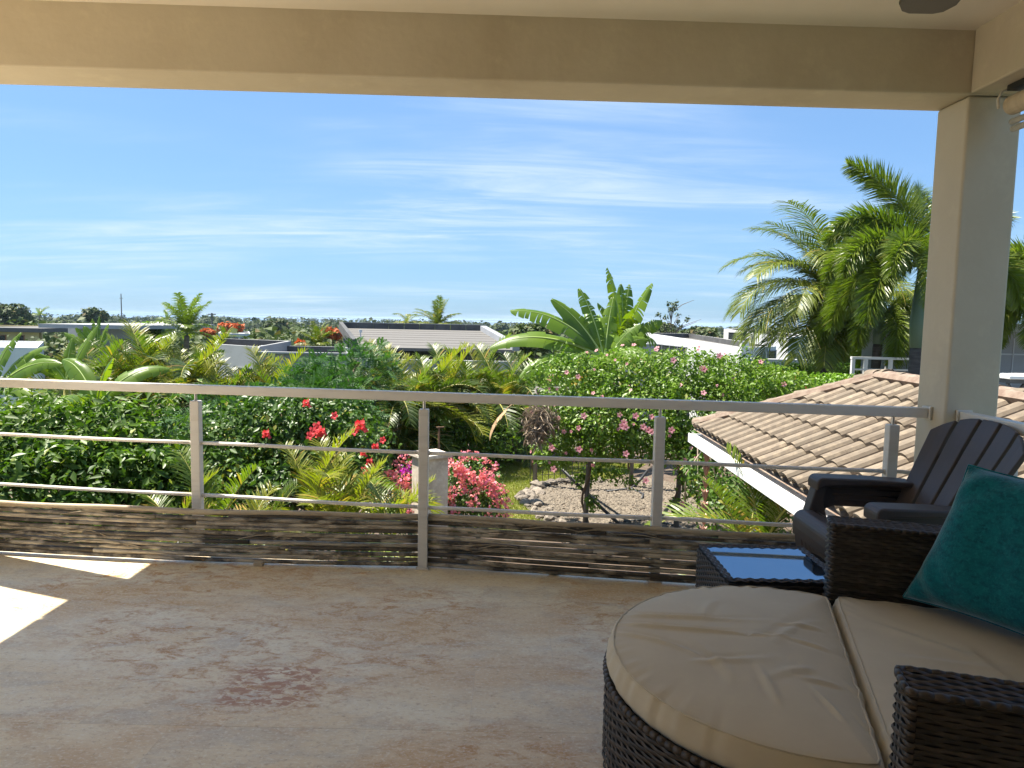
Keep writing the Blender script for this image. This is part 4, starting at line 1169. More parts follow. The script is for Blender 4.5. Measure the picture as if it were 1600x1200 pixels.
# ------------------------------------------------------------------ garden pillar, rusty pole, wire fence, props
p0 = at(672, 712, 9.6); tzp = at(672, 707, 9.6).z
pl = thing('garden_pillar', 'tall pale coral stone pillar among the pink bougainvillea', 'pillar', (p0.x, p0.y, GZ))
m = MB(); ca, sa = math.cos(R(35)), math.sin(R(35))
def sq(h): return [(p0.x + (a * ca - b * sa) * h, p0.y + (a * sa + b * ca) * h) for a, b in ((-1, -1), (1, -1), (1, 1), (-1, 1))]
m.prism(sq(.185), GZ, tzp - .058); m.build('shaft', 'coral_stone', pl, bevel=.012)
m = MB(); m.prism(sq(.225), tzp - .056, tzp); m.build('cap', 'coral_stone', pl, bevel=.012)
p1 = at(686, 668, 12.5)
rp_ = thing('rusty_stake', 'thin rusty metal stake with a small crosspiece behind the stone pillar', 'stake', (p1.x, p1.y, GZ))
m = MB(); m.tube([(p1.x, p1.y, GZ), (p1.x, p1.y, p1.z)], .018, 8); m.build('rod', 'rusty_iron', rp_)
m = MB(); m.bar((p1.x - .05, p1.y, p1.z), (p1.x + .09, p1.y, p1.z + .008), .03, .02); m.build('crosspiece', 'rusty_iron', rp_)

fa, fb = gz(828, 759, GZ), gz(930, 752, GZ)
wf = thing('wire_fence', 'low wire mesh fence beside the gravel bed at the lawn edge', 'fence', tuple(fa))
hz = .85
for k in range(12):
    q = fa.lerp(fb, k / 11); m = MB(); m.tube([(q.x, q.y, GZ), (q.x + .01 * math.sin(k), q.y, GZ + hz)], .009, 5); m.build('wire', 'dark_pipe', wf)
for k in range(5):
    z = GZ + .1 + k * .17; m = MB(); m.tube([(fa.x, fa.y, z), ((fa.x + fb.x) / 2, (fa.y + fb.y) / 2, z - .012), (fb.x, fb.y, z)], .007, 5); m.build('wire', 'dark_pipe', wf)

pg = thing('pergola_frame', 'grey timber posts and rails carrying the pink flowering vine', 'pergola', tuple(gz(960, 790, GZ)))
PGX = []
for px, py in ((835, 760), (914, 828), (1055, 842), (985, 762), (1120, 778), (1068, 770)):
    q = gz(px, py, GZ); PGX.append(q)
    m = MB(); m.tube([(q.x, q.y, GZ), (q.x + .03, q.y, GZ + 1.2), (q.x, q.y, GZ + 2.55)], [.055, .05, .05], 8); m.build('post', 'grey_pole', pg, smooth=True)
for i, j in ((0, 3), (1, 2), (0, 1), (3, 4), (2, 4), (1, 3)):
    a, b = PGX[i], PGX[j]; m = MB(); m.tube([(a.x, a.y, GZ + 2.5), (b.x, b.y, GZ + 2.52)], .045, 7); m.build('rail', 'grey_pole', pg, smooth=True)
for (a, b, nm, lab) in (((873, 728), (980, 830), 'prop_pole', 'dark sloping prop pole leaning across the gravel bed'), ((1012, 735), (985, 765), 'prop_pole', 'short dark forked prop under the flowering vine')):
    e = gz(*b, GZ); q = at(*a, e.y + .4); m = MB(); m.tube([e, (e + q) / 2 + Vector((0, 0, -.03)), q], .035, 7)
    o = m.build(nm, 'dark_pipe', None, smooth=True); tag(o, lab, 'pole')
for (pp, nm, lab) in (([(948, 768), (985, 763), (1005, 772), (1003, 779)], 'garden_hose', 'black irrigation hose looped on the gravel'), ([(975, 815), (1010, 812), (1060, 822), (1078, 830)], 'garden_hose', 'dark irrigation hose lying at the near edge of the gravel')):
    m = MB(); m.tube([gz(*q, GZ + .05) for q in pp], .028, 7); o = m.build(nm, 'dark_pipe', None, smooth=True); tag(o, lab, 'hose')

# ------------------------------------------------------------------ neighbouring houses
def block(par, P, zb, wall='house_white', roofm='membrane', h=.3, inset=.25, name='wall', inner=None):
    P = [Vector(p) for p in P]; n = len(P); c = sum(P, Vector()) / n
    Q = [p + Vector(((c - p).x, (c - p).y, 0)).normalized() * inset * 1.4 for p in P]; Rf = [q - Vector((0, 0, h)) for q in Q]
    m = MB(); vs = P + Q + Rf + [Vector((p.x, p.y, zb)) for p in P]; fs = []; mi = []
    for i in range(n):
        j = (i + 1) % n
        fs += [(3 * n + i, 3 * n + j, j, i), (i, j, n + j, n + i), (n + i, n + j, 2 * n + j, 2 * n + i)]; mi += [0, 0, 1]
    m.add(vs, fs); m.m = mi
    w_ = m.build(name, [wall, inner or wall], par)
    m = MB(); m.add(Rf, [tuple(range(n))]); m.build('roof', roofm, par)
    return w_
def window(par, a, b, u0, u1, z0, z1, c, frame='house_white', panes=1, glass='window_glass', rec=.02):
    a, b = Vector(a), Vector(b); d = (b - a); d.z = 0; L_ = d.length; d.normalize(); nn = Vector((d.y, -d.x, 0))
    if nn.dot(Vector((a.x - c[0], a.y - c[1], 0))) < 0: nn = -nn
    A = Vector((a.x, a.y, 0)) + d * u0 * L_; B = Vector((a.x, a.y, 0)) + d * u1 * L_
    f = .05; m = MB()
    m.obox((A + B) / 2 + Vector((0, 0, z1)) + nn * .02, d * ((B - A).length / 2 + f), nn * .04, (0, 0, f / 2)); m.obox((A + B) / 2 + Vector((0, 0, z0)) + nn * .03, d * ((B - A).length / 2 + f), nn * .06, (0, 0, f / 2))
    for k in range(panes + 1):
        q = A.lerp(B, k / panes); m.obox(q + Vector((0, 0, (z0 + z1) / 2)) + nn * .02, d * f / 2, nn * .04, (0, 0, (z1 - z0) / 2 - f / 2 - .001))
    w_ = m.build('window', frame, par)
    for k in range(panes):
        q = A.lerp(B, (k + .5) / panes); m = MB(); m.obox(q + Vector((0, 0, (z0 + z1) / 2)) + nn * .008, d * ((B - A).length / 2 / panes - f / 2), nn * .006, (0, 0, (z1 - z0) / 2 - f / 2)); m.build('pane', glass, w_)

# long shed-roofed grey house
h1 = thing('shed_roof_house', 'grey house with long sloping membrane roof and dark parapet', 'house', tuple(at(660, 560, 38)))
fl_, fr_, nr_, nl_ = at(535, 511, 43), at(752, 518, 43), at(803, 546, 34), at(557, 543, 34)
nl_.z = nr_.z = (nl_.z + nr_.z) / 2; fl_.z = fr_.z = (fl_.z + fr_.z) / 2
m = MB(); t_ = Vector((0, 0, .14)); m.add([fl_, fr_, nr_, nl_, fl_ - t_, fr_ - t_, nr_ - t_, nl_ - t_], [(3, 2, 1, 0), (4, 5, 6, 7), (3, 7, 6, 2), (0, 1, 5, 4), (1, 2, 6, 5), (0, 4, 7, 3)])
ro = m.build('roof', 'membrane', h1)
n_ = 9
for k in range(n_):     # sheet-metal parapet panels along the high edge
    a, b = fl_.lerp(fr_, k / n_ + .002), fl_.lerp(fr_, (k + 1) / n_ - .002)
    m = MB(); m.obox((a + b) / 2 + Vector((0, 0, .16)), (b - a) / 2, (0, .06, 0), (0, 0, .17)); m.build('parapet_panel', 'membrane_dark', ro)
m = MB(); m.bar(fl_ + Vector((0, 0, .34)), fr_ + Vector((0, 0, .34)), .16, .03); m.build('coping', 'pale_wall', ro)
for k in range(1, 8):
    a, b = nl_.lerp(fl_, k / 8), nr_.lerp(fr_, k / 8); m = MB(); m.bar(a + Vector((0, 0, .006)), b + Vector((0, 0, .006)), .03, .01); m.build('roof_seam', 'membrane', ro)
m = MB(); m.bar(fr_ + Vector((.1, 0, .12)), nr_ + Vector((.1, 0, .12)), .35, .35); m.build('side_fascia', 'grey_wall', h1)
m = MB(); m.bar(fl_ + Vector((-.1, 0, .12)), nl_ + Vector((-.1, 0, .12)), .22, .5); m.build('side_fascia', 'membrane_dark', h1)
m = MB(); m.add([fl_ + Vector((.05, 0, -.16)), nl_ + Vector((.05, .4, -.16)), Vector((nl_.x + .05, nl_.y + .4, -6)), Vector((fl_.x + .05, fl_.y, -6))], [(0, 1, 2, 3)])
x0, x1 = nl_.x + .6, nr_.x - .4
m.box(x0, x1, 35.2, 42.8, -7, nl_.z - .16); m.build('wall', 'dark_wall', h1)  # near-black wall colour stands in for shade under the roof overhang
for k in range(5):
    q0 = lerp(x0, x1, k / 5 + .02); q1 = lerp(x0, x1, (k + 1) / 5 - .02)
    m = MB(); m.box(q0, q1, 35.10, 35.19, nl_.z - 1.9, nl_.z - .25); m.build('window', 'window_glass', h1)
zt = at(620, 561, 33.6).z
m = MB(); m.box(nl_.x - .4, nr_.x + .2, 33.5, 33.75, -7.5, zt); m.build('terrace_wall', 'pale_wall', h1, bevel=.02)
m = MB(); q = nl_.lerp(fl_, .30).lerp(nr_.lerp(fr_, .30), .06)
m.tube([q + Vector((0, 0, -.1)), q + Vector((0, 0, .42))], .035, 8); m.tube([q + Vector((0, 0, .40)), q + Vector((0, 0, .56))], .085, 8); m.build('roof_vent', 'white_paint', ro)
m = MB(); q = at(543, 543, 33.9); m.tube([(q.x, q.y, -7), (q.x, q.y, q.z)], .11, 10); m.build('column', 'house_white', h1)

# flat-roofed grey house in front of it
h2 = thing('flat_roof_house', 'pale grey flat roofed house left of the long sloping roof', 'house', tuple(at(440, 570, 31)))
def lvl(*q):
    z = sum(p.z for p in q) / len(q)
    for p in q: p.z = z
    return list(q)
A = lvl(at(333, 537, 32), at(404, 537, 30), at(455, 533, 38), at(342, 532, 40))
block(h2, A, -7.5, 'pale_wall', 'membrane', .35, .22, inner='membrane_dark')
B = lvl(at(401, 551, 29.5), at(548, 553, 29.5), at(541, 542, 37), at(408, 540, 37))
block(h2, B, -7.5, 'grey_wall', 'membrane', .45, .2, name='wing_wall', inner='membrane_dark')
window(h2, A[0], A[1], .58, .98, A[0].z - 2.1, A[0].z - .95, (A[2].x, A[2].y), 'grey_wall', 2)
m = MB(); m.bar(B[0] + Vector((0, -.03, .02)), B[1] + Vector((0, -.03, .02)), .3, .07); m.build('coping', 'pale_wall', h2)
for k in range(1, 4):
    m = MB(); a = B[0].lerp(B[1], 0); m.box(B[0].x, B[1].x, B[0].y - .015, B[0].y - .002, B[0].z - .55 * k, B[0].z - .55 * k + .02); m.build('panel_joint', 'dark_wall', h2)

# white angular houses on the right
h3 = thing('white_house', 'white angular house with sloping parapet and strip window behind the vine', 'house', tuple(at(1100, 560, 42)))
A = [at(1007, 520, 54), at(1163, 543, 37), at(1213, 541, 41), at(1075, 521, 58)]
block(h3, A, -8, 'house_white', 'membrane', .35, .3, inner='membrane_dark')
cc = (sum(p.x for p in A) / 4, sum(p.y for p in A) / 4)
zz_ = at(1050, 545, 48).z
window(h3, A[0], A[1], .16, .52, zz_ - .55, zz_ + .22, cc, 'grey_wall', 4)
window(h3, A[1], A[2], .70, .98, A[1].z - .95, A[1].z - .25, cc, 'grey_wall', 1)
m = MB(); q0, q1 = at(1002, 521, 55), at(1016, 521, 54); m.box(q0.x, q1.x, 54.2, 55.4, -8, q0.z); m.build('corner_tower', 'house_white', h3)
m = MB(); q0, q1 = at(978, 537, 46), at(1013, 537, 46); m.box(q0.x, q1.x + .6, 46, 50, -8, q0.z); m.build('low_wing', 'grey_wall', h3)
q0, q1 = at(1165, 560, 36), at(1230, 560, 36); m = MB(); m.box(q0.x - .3, q1.x + 1, 35.6, 36.4, -8, q0.z); m.build('garden_wall', 'pale_wall', h3)
q = at(1163, 536, 37.2); m = MB(); m.box(q.x - .18, q.x + .18, 37.0, 37.4, q.z - .5, q.z + .1); m.build('chimney', 'house_white', h3)
h4 = thing('white_house', 'farther white house with recessed window half hidden by the coconut palm', 'house', tuple(at(1185, 530, 62)))
A = [at(1131, 514, 66), at(1232, 527, 54), at(1262, 524, 60), at(1160, 513, 70)]
block(h4, A, -9, 'house_white', 'membrane', .3, .3, inner='membrane_dark')
cc = (sum(p.x for p in A) / 4, sum(p.y for p in A) / 4); zz_ = at(1155, 527, 63).z
window(h4, A[0], A[1], .10, .40, zz_ - .3, zz_ + .42, cc, 'pale_wall', 2)
# houses far left
h5 = thing('yellow_house', 'small yellow house with green-grey roof at the far left', 'house', tuple(at(30, 525, 62)))
A = lvl(at(-30, 512, 60), at(60, 516, 60), at(66, 508, 72), at(-30, 506, 72))
block(h5, A, -9, 'yellow_wall', 'membrane', .2, .2)
m = MB(); q0, q1 = at(-40, 511, 59.6), at(66, 515, 59.6); m.box(q0.x, q1.x, 59.4, 73, q0.z - .35, q0.z); m.build('roof_slab', 'membrane', h5)
for u in (.3, .62): window(h5, A[0], A[1], u, u + .13, A[0].z - 1.4, A[0].z - .6, (A[2].x, A[2].y), 'terracotta', 1)
h6 = thing('white_house', 'low white flat roof in front of the yellow house at the left edge', 'house', tuple(at(20, 540, 40)))
A = lvl(at(-60, 545, 36), at(58, 548, 36), at(68, 530, 44), at(-50, 528, 44))
block(h6, A, -8, 'house_white', 'white_paint', .1, .2)
h7 = thing('pale_house', 'pale house with flat slab roof behind the left banana plants', 'house', tuple(at(160, 530, 50)))
A = lvl(at(106, 513, 52), at(208, 514, 48), at(215, 509, 58), at(110, 508, 60))
block(h7, A, -9, 'pale_wall', 'membrane', .15, .2)
m = MB(); q0, q1 = at(100, 511, 50), at(213, 512.5, 47.5); m.box(q0.x, q1.x, 47.3, 60, q0.z - .02, q0.z + .25); m.build('roof_slab', 'pale_wall', h7)
window(h7, A[0], A[1], .72, .96, A[0].z - 1.6, A[0].z - .7, (A[2].x, A[2].y), 'dark_wall', 1)
h8 = thing('white_house', 'distant white bungalow with flat roof below the orange tree', 'house', tuple(at(366, 525, 85)))
A = lvl(at(341, 521, 84), at(391, 522, 84), at(389, 517, 96), at(345, 517, 96))
block(h8, A, -10, 'house_white', 'pale_wall', .15, .3)
for u in (.2, .45, .7): window(h8, A[0], A[1], u, u + .16, A[0].z - 1.2, A[0].z - .5, (A[2].x, A[2].y), 'dark_wall', 1)

# antenna mast, utility pole with wires
q = at(189, 459, 320)
ms = thing('radio_mast', 'thin distant radio mast on the horizon at the left', 'mast', (q.x, q.y, tz(320)))
m = MB(); m.tube([(q.x, q.y, tz(320)), (q.x, q.y, q.z)], [.35, .18], 6); m.build('mast_tube', 'grey_pole', ms)
m = MB(); m.tube([(q.x - .8, q.y, q.z - 2), (q.x + .8, q.y, q.z - 2)], .12, 5); m.build('antenna_arm', 'grey_pole', ms)
q = at(331, 489, 130)
up = thing('utility_pole', 'dark utility pole standing behind the orange flowering tree', 'utility pole', (q.x, q.y, tz(130)))
m = MB(); m.tube([(q.x, q.y, tz(130)), (q.x, q.y, q.z)], .16, 7); m.build('pole', 'grey_pole', up)
m = MB(); m.bar((q.x - .7, q.y, q.z - .25), (q.x + .7, q.y, q.z - .25), .15, .18); m.build('crossarm', 'grey_pole', up)
pw = thing('power_line', 'thin power lines strung right from the utility pole along the horizon', 'wire', tuple(q))
for k, dzz in enumerate((0, -.5)):
    a = q + Vector((0, 0, -.1 + dzz)); b = at(1010, 500, 150) + Vector((0, 0, dzz))
    m = MB(); m.tube([a.lerp(b, t / 12) + Vector((0, 0, -1.0 * math.sin(math.pi * t / 12) * .6)) for t in range(13)], .018, 4); m.build('wire', 'dark_pipe', pw)

# ------------------------------------------------------------------ white railing of the neighbouring terrace and house at far right
nr = thing('railing', 'distant white metal railing behind the tile roof beside the palm trunk', 'railing', tuple(at(1375, 600, 18)))
for px in (1333, 1353, 1392, 1440):
    a, b = at(px, 560, 18), at(px, 604, 18); m = MB(); m.box(a.x - .04, a.x + .04, 17.96, 18.04, b.z - .6, a.z); m.build('post', 'white_paint', nr)
a, b = at(1330, 559, 18), at(1480, 562, 18); m = MB(); m.bar(a, b, .10, .06); m.build('top_rail', 'white_paint', nr)
for y in (577, 591):
    a, b = at(1330, y, 18), at(1480, y + 2.5, 18); m = MB(); m.tube([a, b], .022, 7); m.build('crossbar', 'white_paint', nr)
a, b = at(1325, 606, 18), at(1600, 606, 18); m = MB(); m.box(a.x, b.x + 2, 17.8, 24, GZ, b.z - .45); o = m.build('neighbour_terrace', 'pale_wall'); tag(o, 'pale raised terrace base below the distant white railing', 'terrace')
q = at(1395, 592, 19); m = MB(); m.box(q.x - .35, q.x + .25, 19, 19.5, q.z - .8, q.z); m.box(q.x - .38, q.x + .28, 18.97, 19.53, q.z, q.z + .04); o = m.build('planter_box', 'pale_wall', None, bevel=.01); tag(o, 'pale concrete planter box standing behind the distant white railing', 'planter')
h9 = thing('neighbour_house', 'grey house wall seen between the column and the right picture edge', 'house', tuple(at(1600, 600, 16)))
a, b = at(1560, 525, 16), at(1700, 540, 16); m = MB(); m.box(a.x - .1, b.x + 3, 16, 22, GZ, a.z + .1); m.build('wall', 'pale_wall', h9)
m = MB(); m.box(a.x - .3, b.x + 3, 15.7, 22.2, a.z + .102, a.z + .28); m.build('roof_slab', 'house_white', h9)
for k in range(3):
    x = a.x + .35 + k * .55; m = MB(); m.box(x, x + .02, 15.985, 15.998, a.z - 1.2, a.z - .05); m.build('panel_joint', 'house_white', h9)
m = MB(); m.box(a.x, b.x + 3, 15.985, 15.998, a.z - .42, a.z - .39); m.build('panel_joint', 'house_white', h9)
tb2 = thing('patio_table', 'pale patio table with crossed legs outside the grey house at right', 'table', tuple(at(1590, 610, 13)))
a = at(1566, 586, 13); b = at(1660, 590, 13); zt2 = a.z
m = MB(); m.box(a.x, b.x, 12.8, 13.7, zt2 - .06, zt2); m.build('tabletop', 'white_paint', tb2, bevel=.01)
m = MB(); m.box(a.x + .05, b.x - .05, 12.85, 13.65, zt2 - .14, zt2 - .062); m.build('apron', 'membrane_dark', tb2)
for k in range(3):
    x = a.x + .08 + k * .45
    for s_ in (-1, 1):
        m = MB(); m.bar((x + .15 - s_ * .16, 12.95, zt2 - .14), (x + .15 + s_ * .16, 12.95, zt2 - .62), .05, .04); m.build('leg', 'dark_wall', tb2)
m = MB(); a = at(1560, 604, 12.6); m.box(a.x - .1, a.x + 4, 12.4, 13.9, GZ, zt2 - .62); o = m.build('patio_wall', 'house_white'); tag(o, 'white patio base wall under the crossed-leg table at right', 'wall')

# ================================================================== vegetation
def nrm(v): return v / (np.linalg.norm(v, axis=-1, keepdims=True) + 1e-9)
def frond(name, Lf, n, ll, lw, e0, bend, style, seed, mats, wind=0.0, pet=0.12, grav=None, rr=.02):
    rs = np.random.RandomState(seed)
    K = 14; pts = [np.zeros(3)]; e = e0; h = 0
    for k in range(K):
        s = (k + .5) / K
        e = R(e0) - R(bend) * s ** 1.25; h = wind * s ** 1.5
        d = np.array([math.cos(e) * math.cos(h), math.cos(e) * math.sin(h), math.sin(e)])
        pts.append(pts[-1] + d * Lf / K)
    P = np.array(pts)
    m = MB(); m.tube([Vector(p) for p in P], [rr * (1 - .8 * k / K) for k in range(K + 1)], 5, mi=0)
    rv, rf, rm = m.v, m.f, m.m
    V = []; F = []
    def at_s(s):
        f = s * K; i = min(int(f), K - 1); t = f - i
        p = P[i] * (1 - t) + P[i + 1] * t; T = nrm(P[i + 1] - P[i]); return p, T
    G = {'coconut': .42, 'areca': .16, 'foxtail': .30}[style] if grav is None else grav
    nl = n
    for i in range(nl):
        s = pet + (1 - pet) * (i + rs.uniform(-.3, .3)) / nl; s = min(max(s, pet), .995)
        p, T = at_s(s)
        S = nrm(np.cross(T, [0, 0, 1.0])); Nn = np.cross(S, T)
        prof = (math.sin(math.pi * (.12 + .80 * (s - pet) / (1 - pet)))) ** .7
        if style == 'foxtail': dirs = [(rs.uniform(0, 2 * math.pi)) for _ in range(6)]
        else: dirs = [0, math.pi]
        for ph in dirs:
            ln = ll * max(.3, prof) * rs.uniform(.85, 1.1)
            if style == 'coconut': d = S * math.cos(ph) * .85 + T * (.45 + .5 * s) + Nn * rs.uniform(.05, .25)
            elif style == 'areca': d = S * math.cos(ph) * .8 + T * (.55 + .35 * s) + Nn * rs.uniform(.30, .5)
            else: d = (S * math.cos(ph) + Nn * math.sin(ph)) * .85 + T * (.55 + .3 * s)
            d = nrm(d + rs.normal(0, .06, 3)); q = p.copy(); b = len(V)
            nseg = 3 if style != 'foxtail' else 2
            w0 = lw * rs.uniform(.8, 1.15)
            for k in range(nseg + 1):
                wv = nrm(np.cross(d, np.cross(T, d) + Nn * .3 + rs.normal(0, .05, 3))) if k < 1 else wv
                ww = w0 * ([.55, 1, .75, .06] if nseg == 3 else [.7, 1.0, .06])[k] * .5
                V.append(q - wv * ww); V.append(q + wv * ww)
                q = q + d * ln / nseg
                d = nrm(d + np.array([0, 0, -1.0]) * G * (1 + k * .35) + np.array([0, wind * .10, 0]))
            for k in range(nseg): F.append((b + 2 * k, b + 2 * k + 1, b + 2 * k + 3, b + 2 * k + 2))
    nv = len(rv)
    me = bpy.data.meshes.new(name)
    me.from_pydata(rv + [tuple(v) for v in V], [], rf + [tuple(i + nv for i in f) for f in F])
    for q in mats: me.materials.append(MATS[q])
    me.polygons.foreach_set('material_index', [0] * len(rf) + [1] * len(F))
    me.update()
    return me
def banana_leaf(name, Lf, W, e0, bend, seed, mats, torn=.5, pet=.18, fold=.35, roll=0):
    rs = np.random.RandomState(seed); K = 26
    P = [np.zeros(3)]
    for k in range(K):
        s = (k + .5) / K; e = R(e0) - R(bend) * max(0, (s - .1)) ** 1.5
        P.append(P[-1] + np.array([math.cos(e), 0, math.sin(e)]) * Lf / K)
    P = np.array(P)
    m = MB(); m.tube([Vector(p) for p in P], [max(.006, .035 * (1 - 1.0 * k / K)) * Lf / 2.2 for k in range(K + 1)], 6, mi=0)
    V = list(m.v); F = list(m.f); MI = [0] * len(F)
    k0 = int(pet * K)
    for side in (1, -1):
        k = k0
        while k < K:
            seg = 1 if rs.rand() < torn * .75 else rs.randint(2, 5)
            k1 = min(K, k + seg)
            tilt = rs.normal(fold, .10 + .22 * torn); gap = .0 if rs.rand() > torn else rs.uniform(.05, .38); dr = rs.uniform(.15, .25 + .5 * torn)
            b = len(V); cols = 3
            for kk in range(k, k1 + 1):
                s = (kk - k0) / (K - k0)
                w = W * (math.sin(math.pi * min(.985, .06 + .93 * s ** .85))) ** .55 * .5
                T = nrm(P[min(kk + 1, K)] - P[max(kk - 1, 0)]); S = np.array([0, side, 0.]); Nn = nrm(np.cross(T, np.array([0, 1., 0]))); Nn = Nn if Nn[2] > 0 or abs(Nn[2]) < .2 else -Nn
                Y0 = np.array([0, 1., 0]); S = (Y0 * math.cos(roll) - Nn * math.sin(roll)) * side; Nn = Nn * math.cos(roll) + Y0 * math.sin(roll)
                sh = 0 if kk not in (k, k1) else (gap * Lf / K * (1 if kk == k else -1))
                for c in range(cols + 1):
                    f = c / cols
                    a = tilt * (1 - 1.6 * f)
                    V.append(tuple(P[kk] + T * (sh * f + .25 * w * f) + S * w * f * math.cos(tilt * .8) + Nn * (w * f * (a * .55)) + np.array([0, 0, -1.]) * w * f * f * dr))
            for r_ in range(k1 - k):
                for c in range(cols):
                    i = b + r_ * (cols + 1) + c; q = (i, i + 1, i + cols + 2, i + cols + 1)
                    F.append(q if side > 0 else q[::-1]); MI.append(1)
            k = k1
    me = bpy.data.meshes.new(name); me.from_pydata(V, [], F)
    for q in mats: me.materials.append(MATS[q])
    me.polygons.foreach_set('material_index', MI); me.polygons.foreach_set('use_smooth', [True] * len(F)); me.update()
    return me

def cloud(blobs, n, size, seed, aspect=.5, shell=.5, up=.5, hole=.35, hs=1.6, sub=None):
    """leaf quads through the volume of ellipsoid blobs (c, r); returns V, F"""
    rs = np.random.RandomState(seed)
    C = np.array([b[0] for b in blobs], float); Rr = np.array([b[1] if hasattr(b[1], '__len__') else (b[1],) * 3 for b in blobs], float)
    wgt = (Rr.prod(1)) ** .7; k = rs.choice(len(blobs), int(n * 1.5), p=wgt / wgt.sum())
    d = nrm(rs.normal(size=(len(k), 3))); r = 1 - shell * rs.rand(len(k)) ** 1.6 + rs.normal(0, .05, len(k))
    P = C[k] + d * r[:, None] * Rr[k]
    ph = rs.uniform(0, 6.28, (5, 3)); fr = rs.normal(0, hs, (5, 3)) / max(.2, Rr.mean()) * 1.6
    nz = sum(np.sin(P @ fr[i] + ph[i, 0]) for i in range(5)) / 2.2
    P, d, nz = P[nz > -1 + hole * 1.2], d[nz > -1 + hole * 1.2], nz
    P, d = P[:n], d[:n]; n = len(P)
    no = nrm(d * .6 + np.array([0, 0, up]) + rs.normal(0, .5, (n, 3)))
    t = nrm(np.cross(no, rs.normal(size=(n, 3)))); t = nrm(t + np.array([0, 0, -.35])); no = nrm(no - t * (no * t).sum(1, keepdims=True)); b = np.cross(no, t)
    s = size * rs.uniform(.6, 1.25, (n, 1))
    v0 = P; v1 = P + t * s * .45 + b * s * aspect * .5 + no * s * .08; v2 = P + t * s - no * s * .10; v3 = P + t * s * .45 - b * s * aspect * .5 + no * s * .08
    V = np.stack([v0, v1, v2, v3], 1).reshape(-1, 3); i = np.arange(n) * 4
    F = np.concatenate([np.c_[i, i + 1, i + 2], np.c_[i, i + 2, i + 3]])
    return V, F, P, d
def compound(blobs, n, size, seed, leaflets=7, **kw):
    """pinnate sprays: each seed point carries a small feather of leaflets"""
    V0, F0, P, d = cloud(blobs, n, size, seed, **kw); rs = np.random.RandomState(seed + 1)
    n = len(P); ax = nrm(d * .7 + rs.normal(0, .6, (n, 3)) + [0, 0, .1]); sd = nrm(np.cross(ax, rs.normal(0, .3, (n, 3)) + [0, 0, 1.])); Vs = []
    for k in range(leaflets):
        for s in (1, -1):
            b = P + ax * size * 3.2 * (k + .5) / leaflets + np.array([0, 0, -1.]) * size * .9 * ((k + .5) / leaflets) ** 2
            t = nrm(sd * s + ax * .35 + [0, 0, -.15]) * size * (1 - .5 * abs(k / leaflets - .4)); wv = ax * size * .17
            Vs.append(np.stack([b, b + t * .5 + wv, b + t, b + t * .5 - wv], 1).reshape(-1, 3))
    V = np.concatenate(Vs); i = np.arange(len(V) // 4) * 4
    return V, np.concatenate([np.c_[i, i + 1, i + 2], np.c_[i, i + 2, i + 3]])
def foliage(name, VF, mat, parent):
    o = bpy.data.objects.new(name, npmesh(name, VF[0], VF[1], mat)); COL.objects.link(o); setparent(o, parent); o['kind'] = 'stuff'
    return o
def stems(parent, base, blobs, seed, r=.03, mat='twig', name='stem', cnt=None):
    rr = random.Random(seed)
    for c, _ in (blobs if cnt is None else blobs[:cnt]):
        b = Vector(base) + Vector((rr.uniform(-.2, .2), rr.uniform(-.2, .2), 0)); c = Vector(c); mid = b.lerp(c, .5) + Vector((rr.uniform(-.2, .2), rr.uniform(-.2, .2), .1))
        m = MB(); m.tube([b, mid, c], [r, r * .7, r * .3], 6); m.build(name, mat, parent, smooth=True)
# flowers (shared meshes)
def flower_mesh(name, mat, r, petals=5, cup=.35, eye=True, seed=0):
    m = MB(); rr = random.Random(seed)
    for k in range(petals):
        a = 2 * math.pi * k / petals; w = math.pi / petals * .95
        m.add([(0, 0, 0), (r * .6 * math.cos(a - w), r * .6 * math.sin(a - w), r * cup * .8), (r * math.cos(a - w * .4), r * math.sin(a - w * .4), r * cup * rr.uniform(.6, 1.1)), (r * math.cos(a + w * .4), r * math.sin(a + w * .4), r * cup * rr.uniform(.6, 1.1)), (r * .6 * math.cos(a + w), r * .6 * math.sin(a + w), r * cup * .8)], [(0, 1, 2, 3, 4)], 0)
    if eye: m.add([(r * .24 * math.cos(k * 2.1), r * .24 * math.sin(k * 2.1), r * .17) for k in range(3)] + [(0, 0, r * .4)], [(0, 1, 3), (1, 2, 3), (2, 0, 3)], 1)
    return m.mesh(name, [mat, 'petal_eye'])
def cluster_mesh(name, mat, r, n, size, seed):
    V, F, P, d = cloud([((0, 0, 0), (r, r, r * .8))], n, size, seed, aspect=.9, shell=.7, hole=0)
    return npmesh(name, V, F, mat)
FL_PINK = flower_mesh('flower', 'petal_pink', .075); FL_RED = cluster_mesh('flower', 'petal_red', .06, 26, .055, 3)
FL_RED2 = flower_mesh('flower', 'petal_red', .075, 5, .5)
BG = [cluster_mesh('flower_cluster', 'petal_coral', .10, 34, .05, 10 + k) for k in range(3)]
BGM = cluster_mesh('flower_cluster', 'petal_magenta', .10, 34, .055, 20)
def surf_pick(blobs, n, seed, toward=Vector((-.25, -1, .35)), mind=.2):
    """points on the outside of the blob union that face the terrace"""
    rs = np.random.RandomState(seed); out = []; t = 0
    C = [Vector(b[0]) for b in blobs]; Rr = [Vector(b[1] if hasattr(b[1], '__len__') else (b[1],) * 3) for b in blobs]
    while len(out) < n and t < n * 80:
        t += 1; k = rs.randint(len(blobs)); d = Vector(rs.normal(size=3)).normalized()
        if d.dot(toward) < .15: continue
        p = C[k] + Vector((d.x * Rr[k].x, d.y * Rr[k].y, d.z * Rr[k].z))
        if any(j != k and sum(((p - C[j])[a] / Rr[j][a]) ** 2 for a in range(3)) < .85 for j in range(len(blobs))): continue
        if any((p - q).length < mind for q, _ in out): continue
        out.append((p, d))
    return out
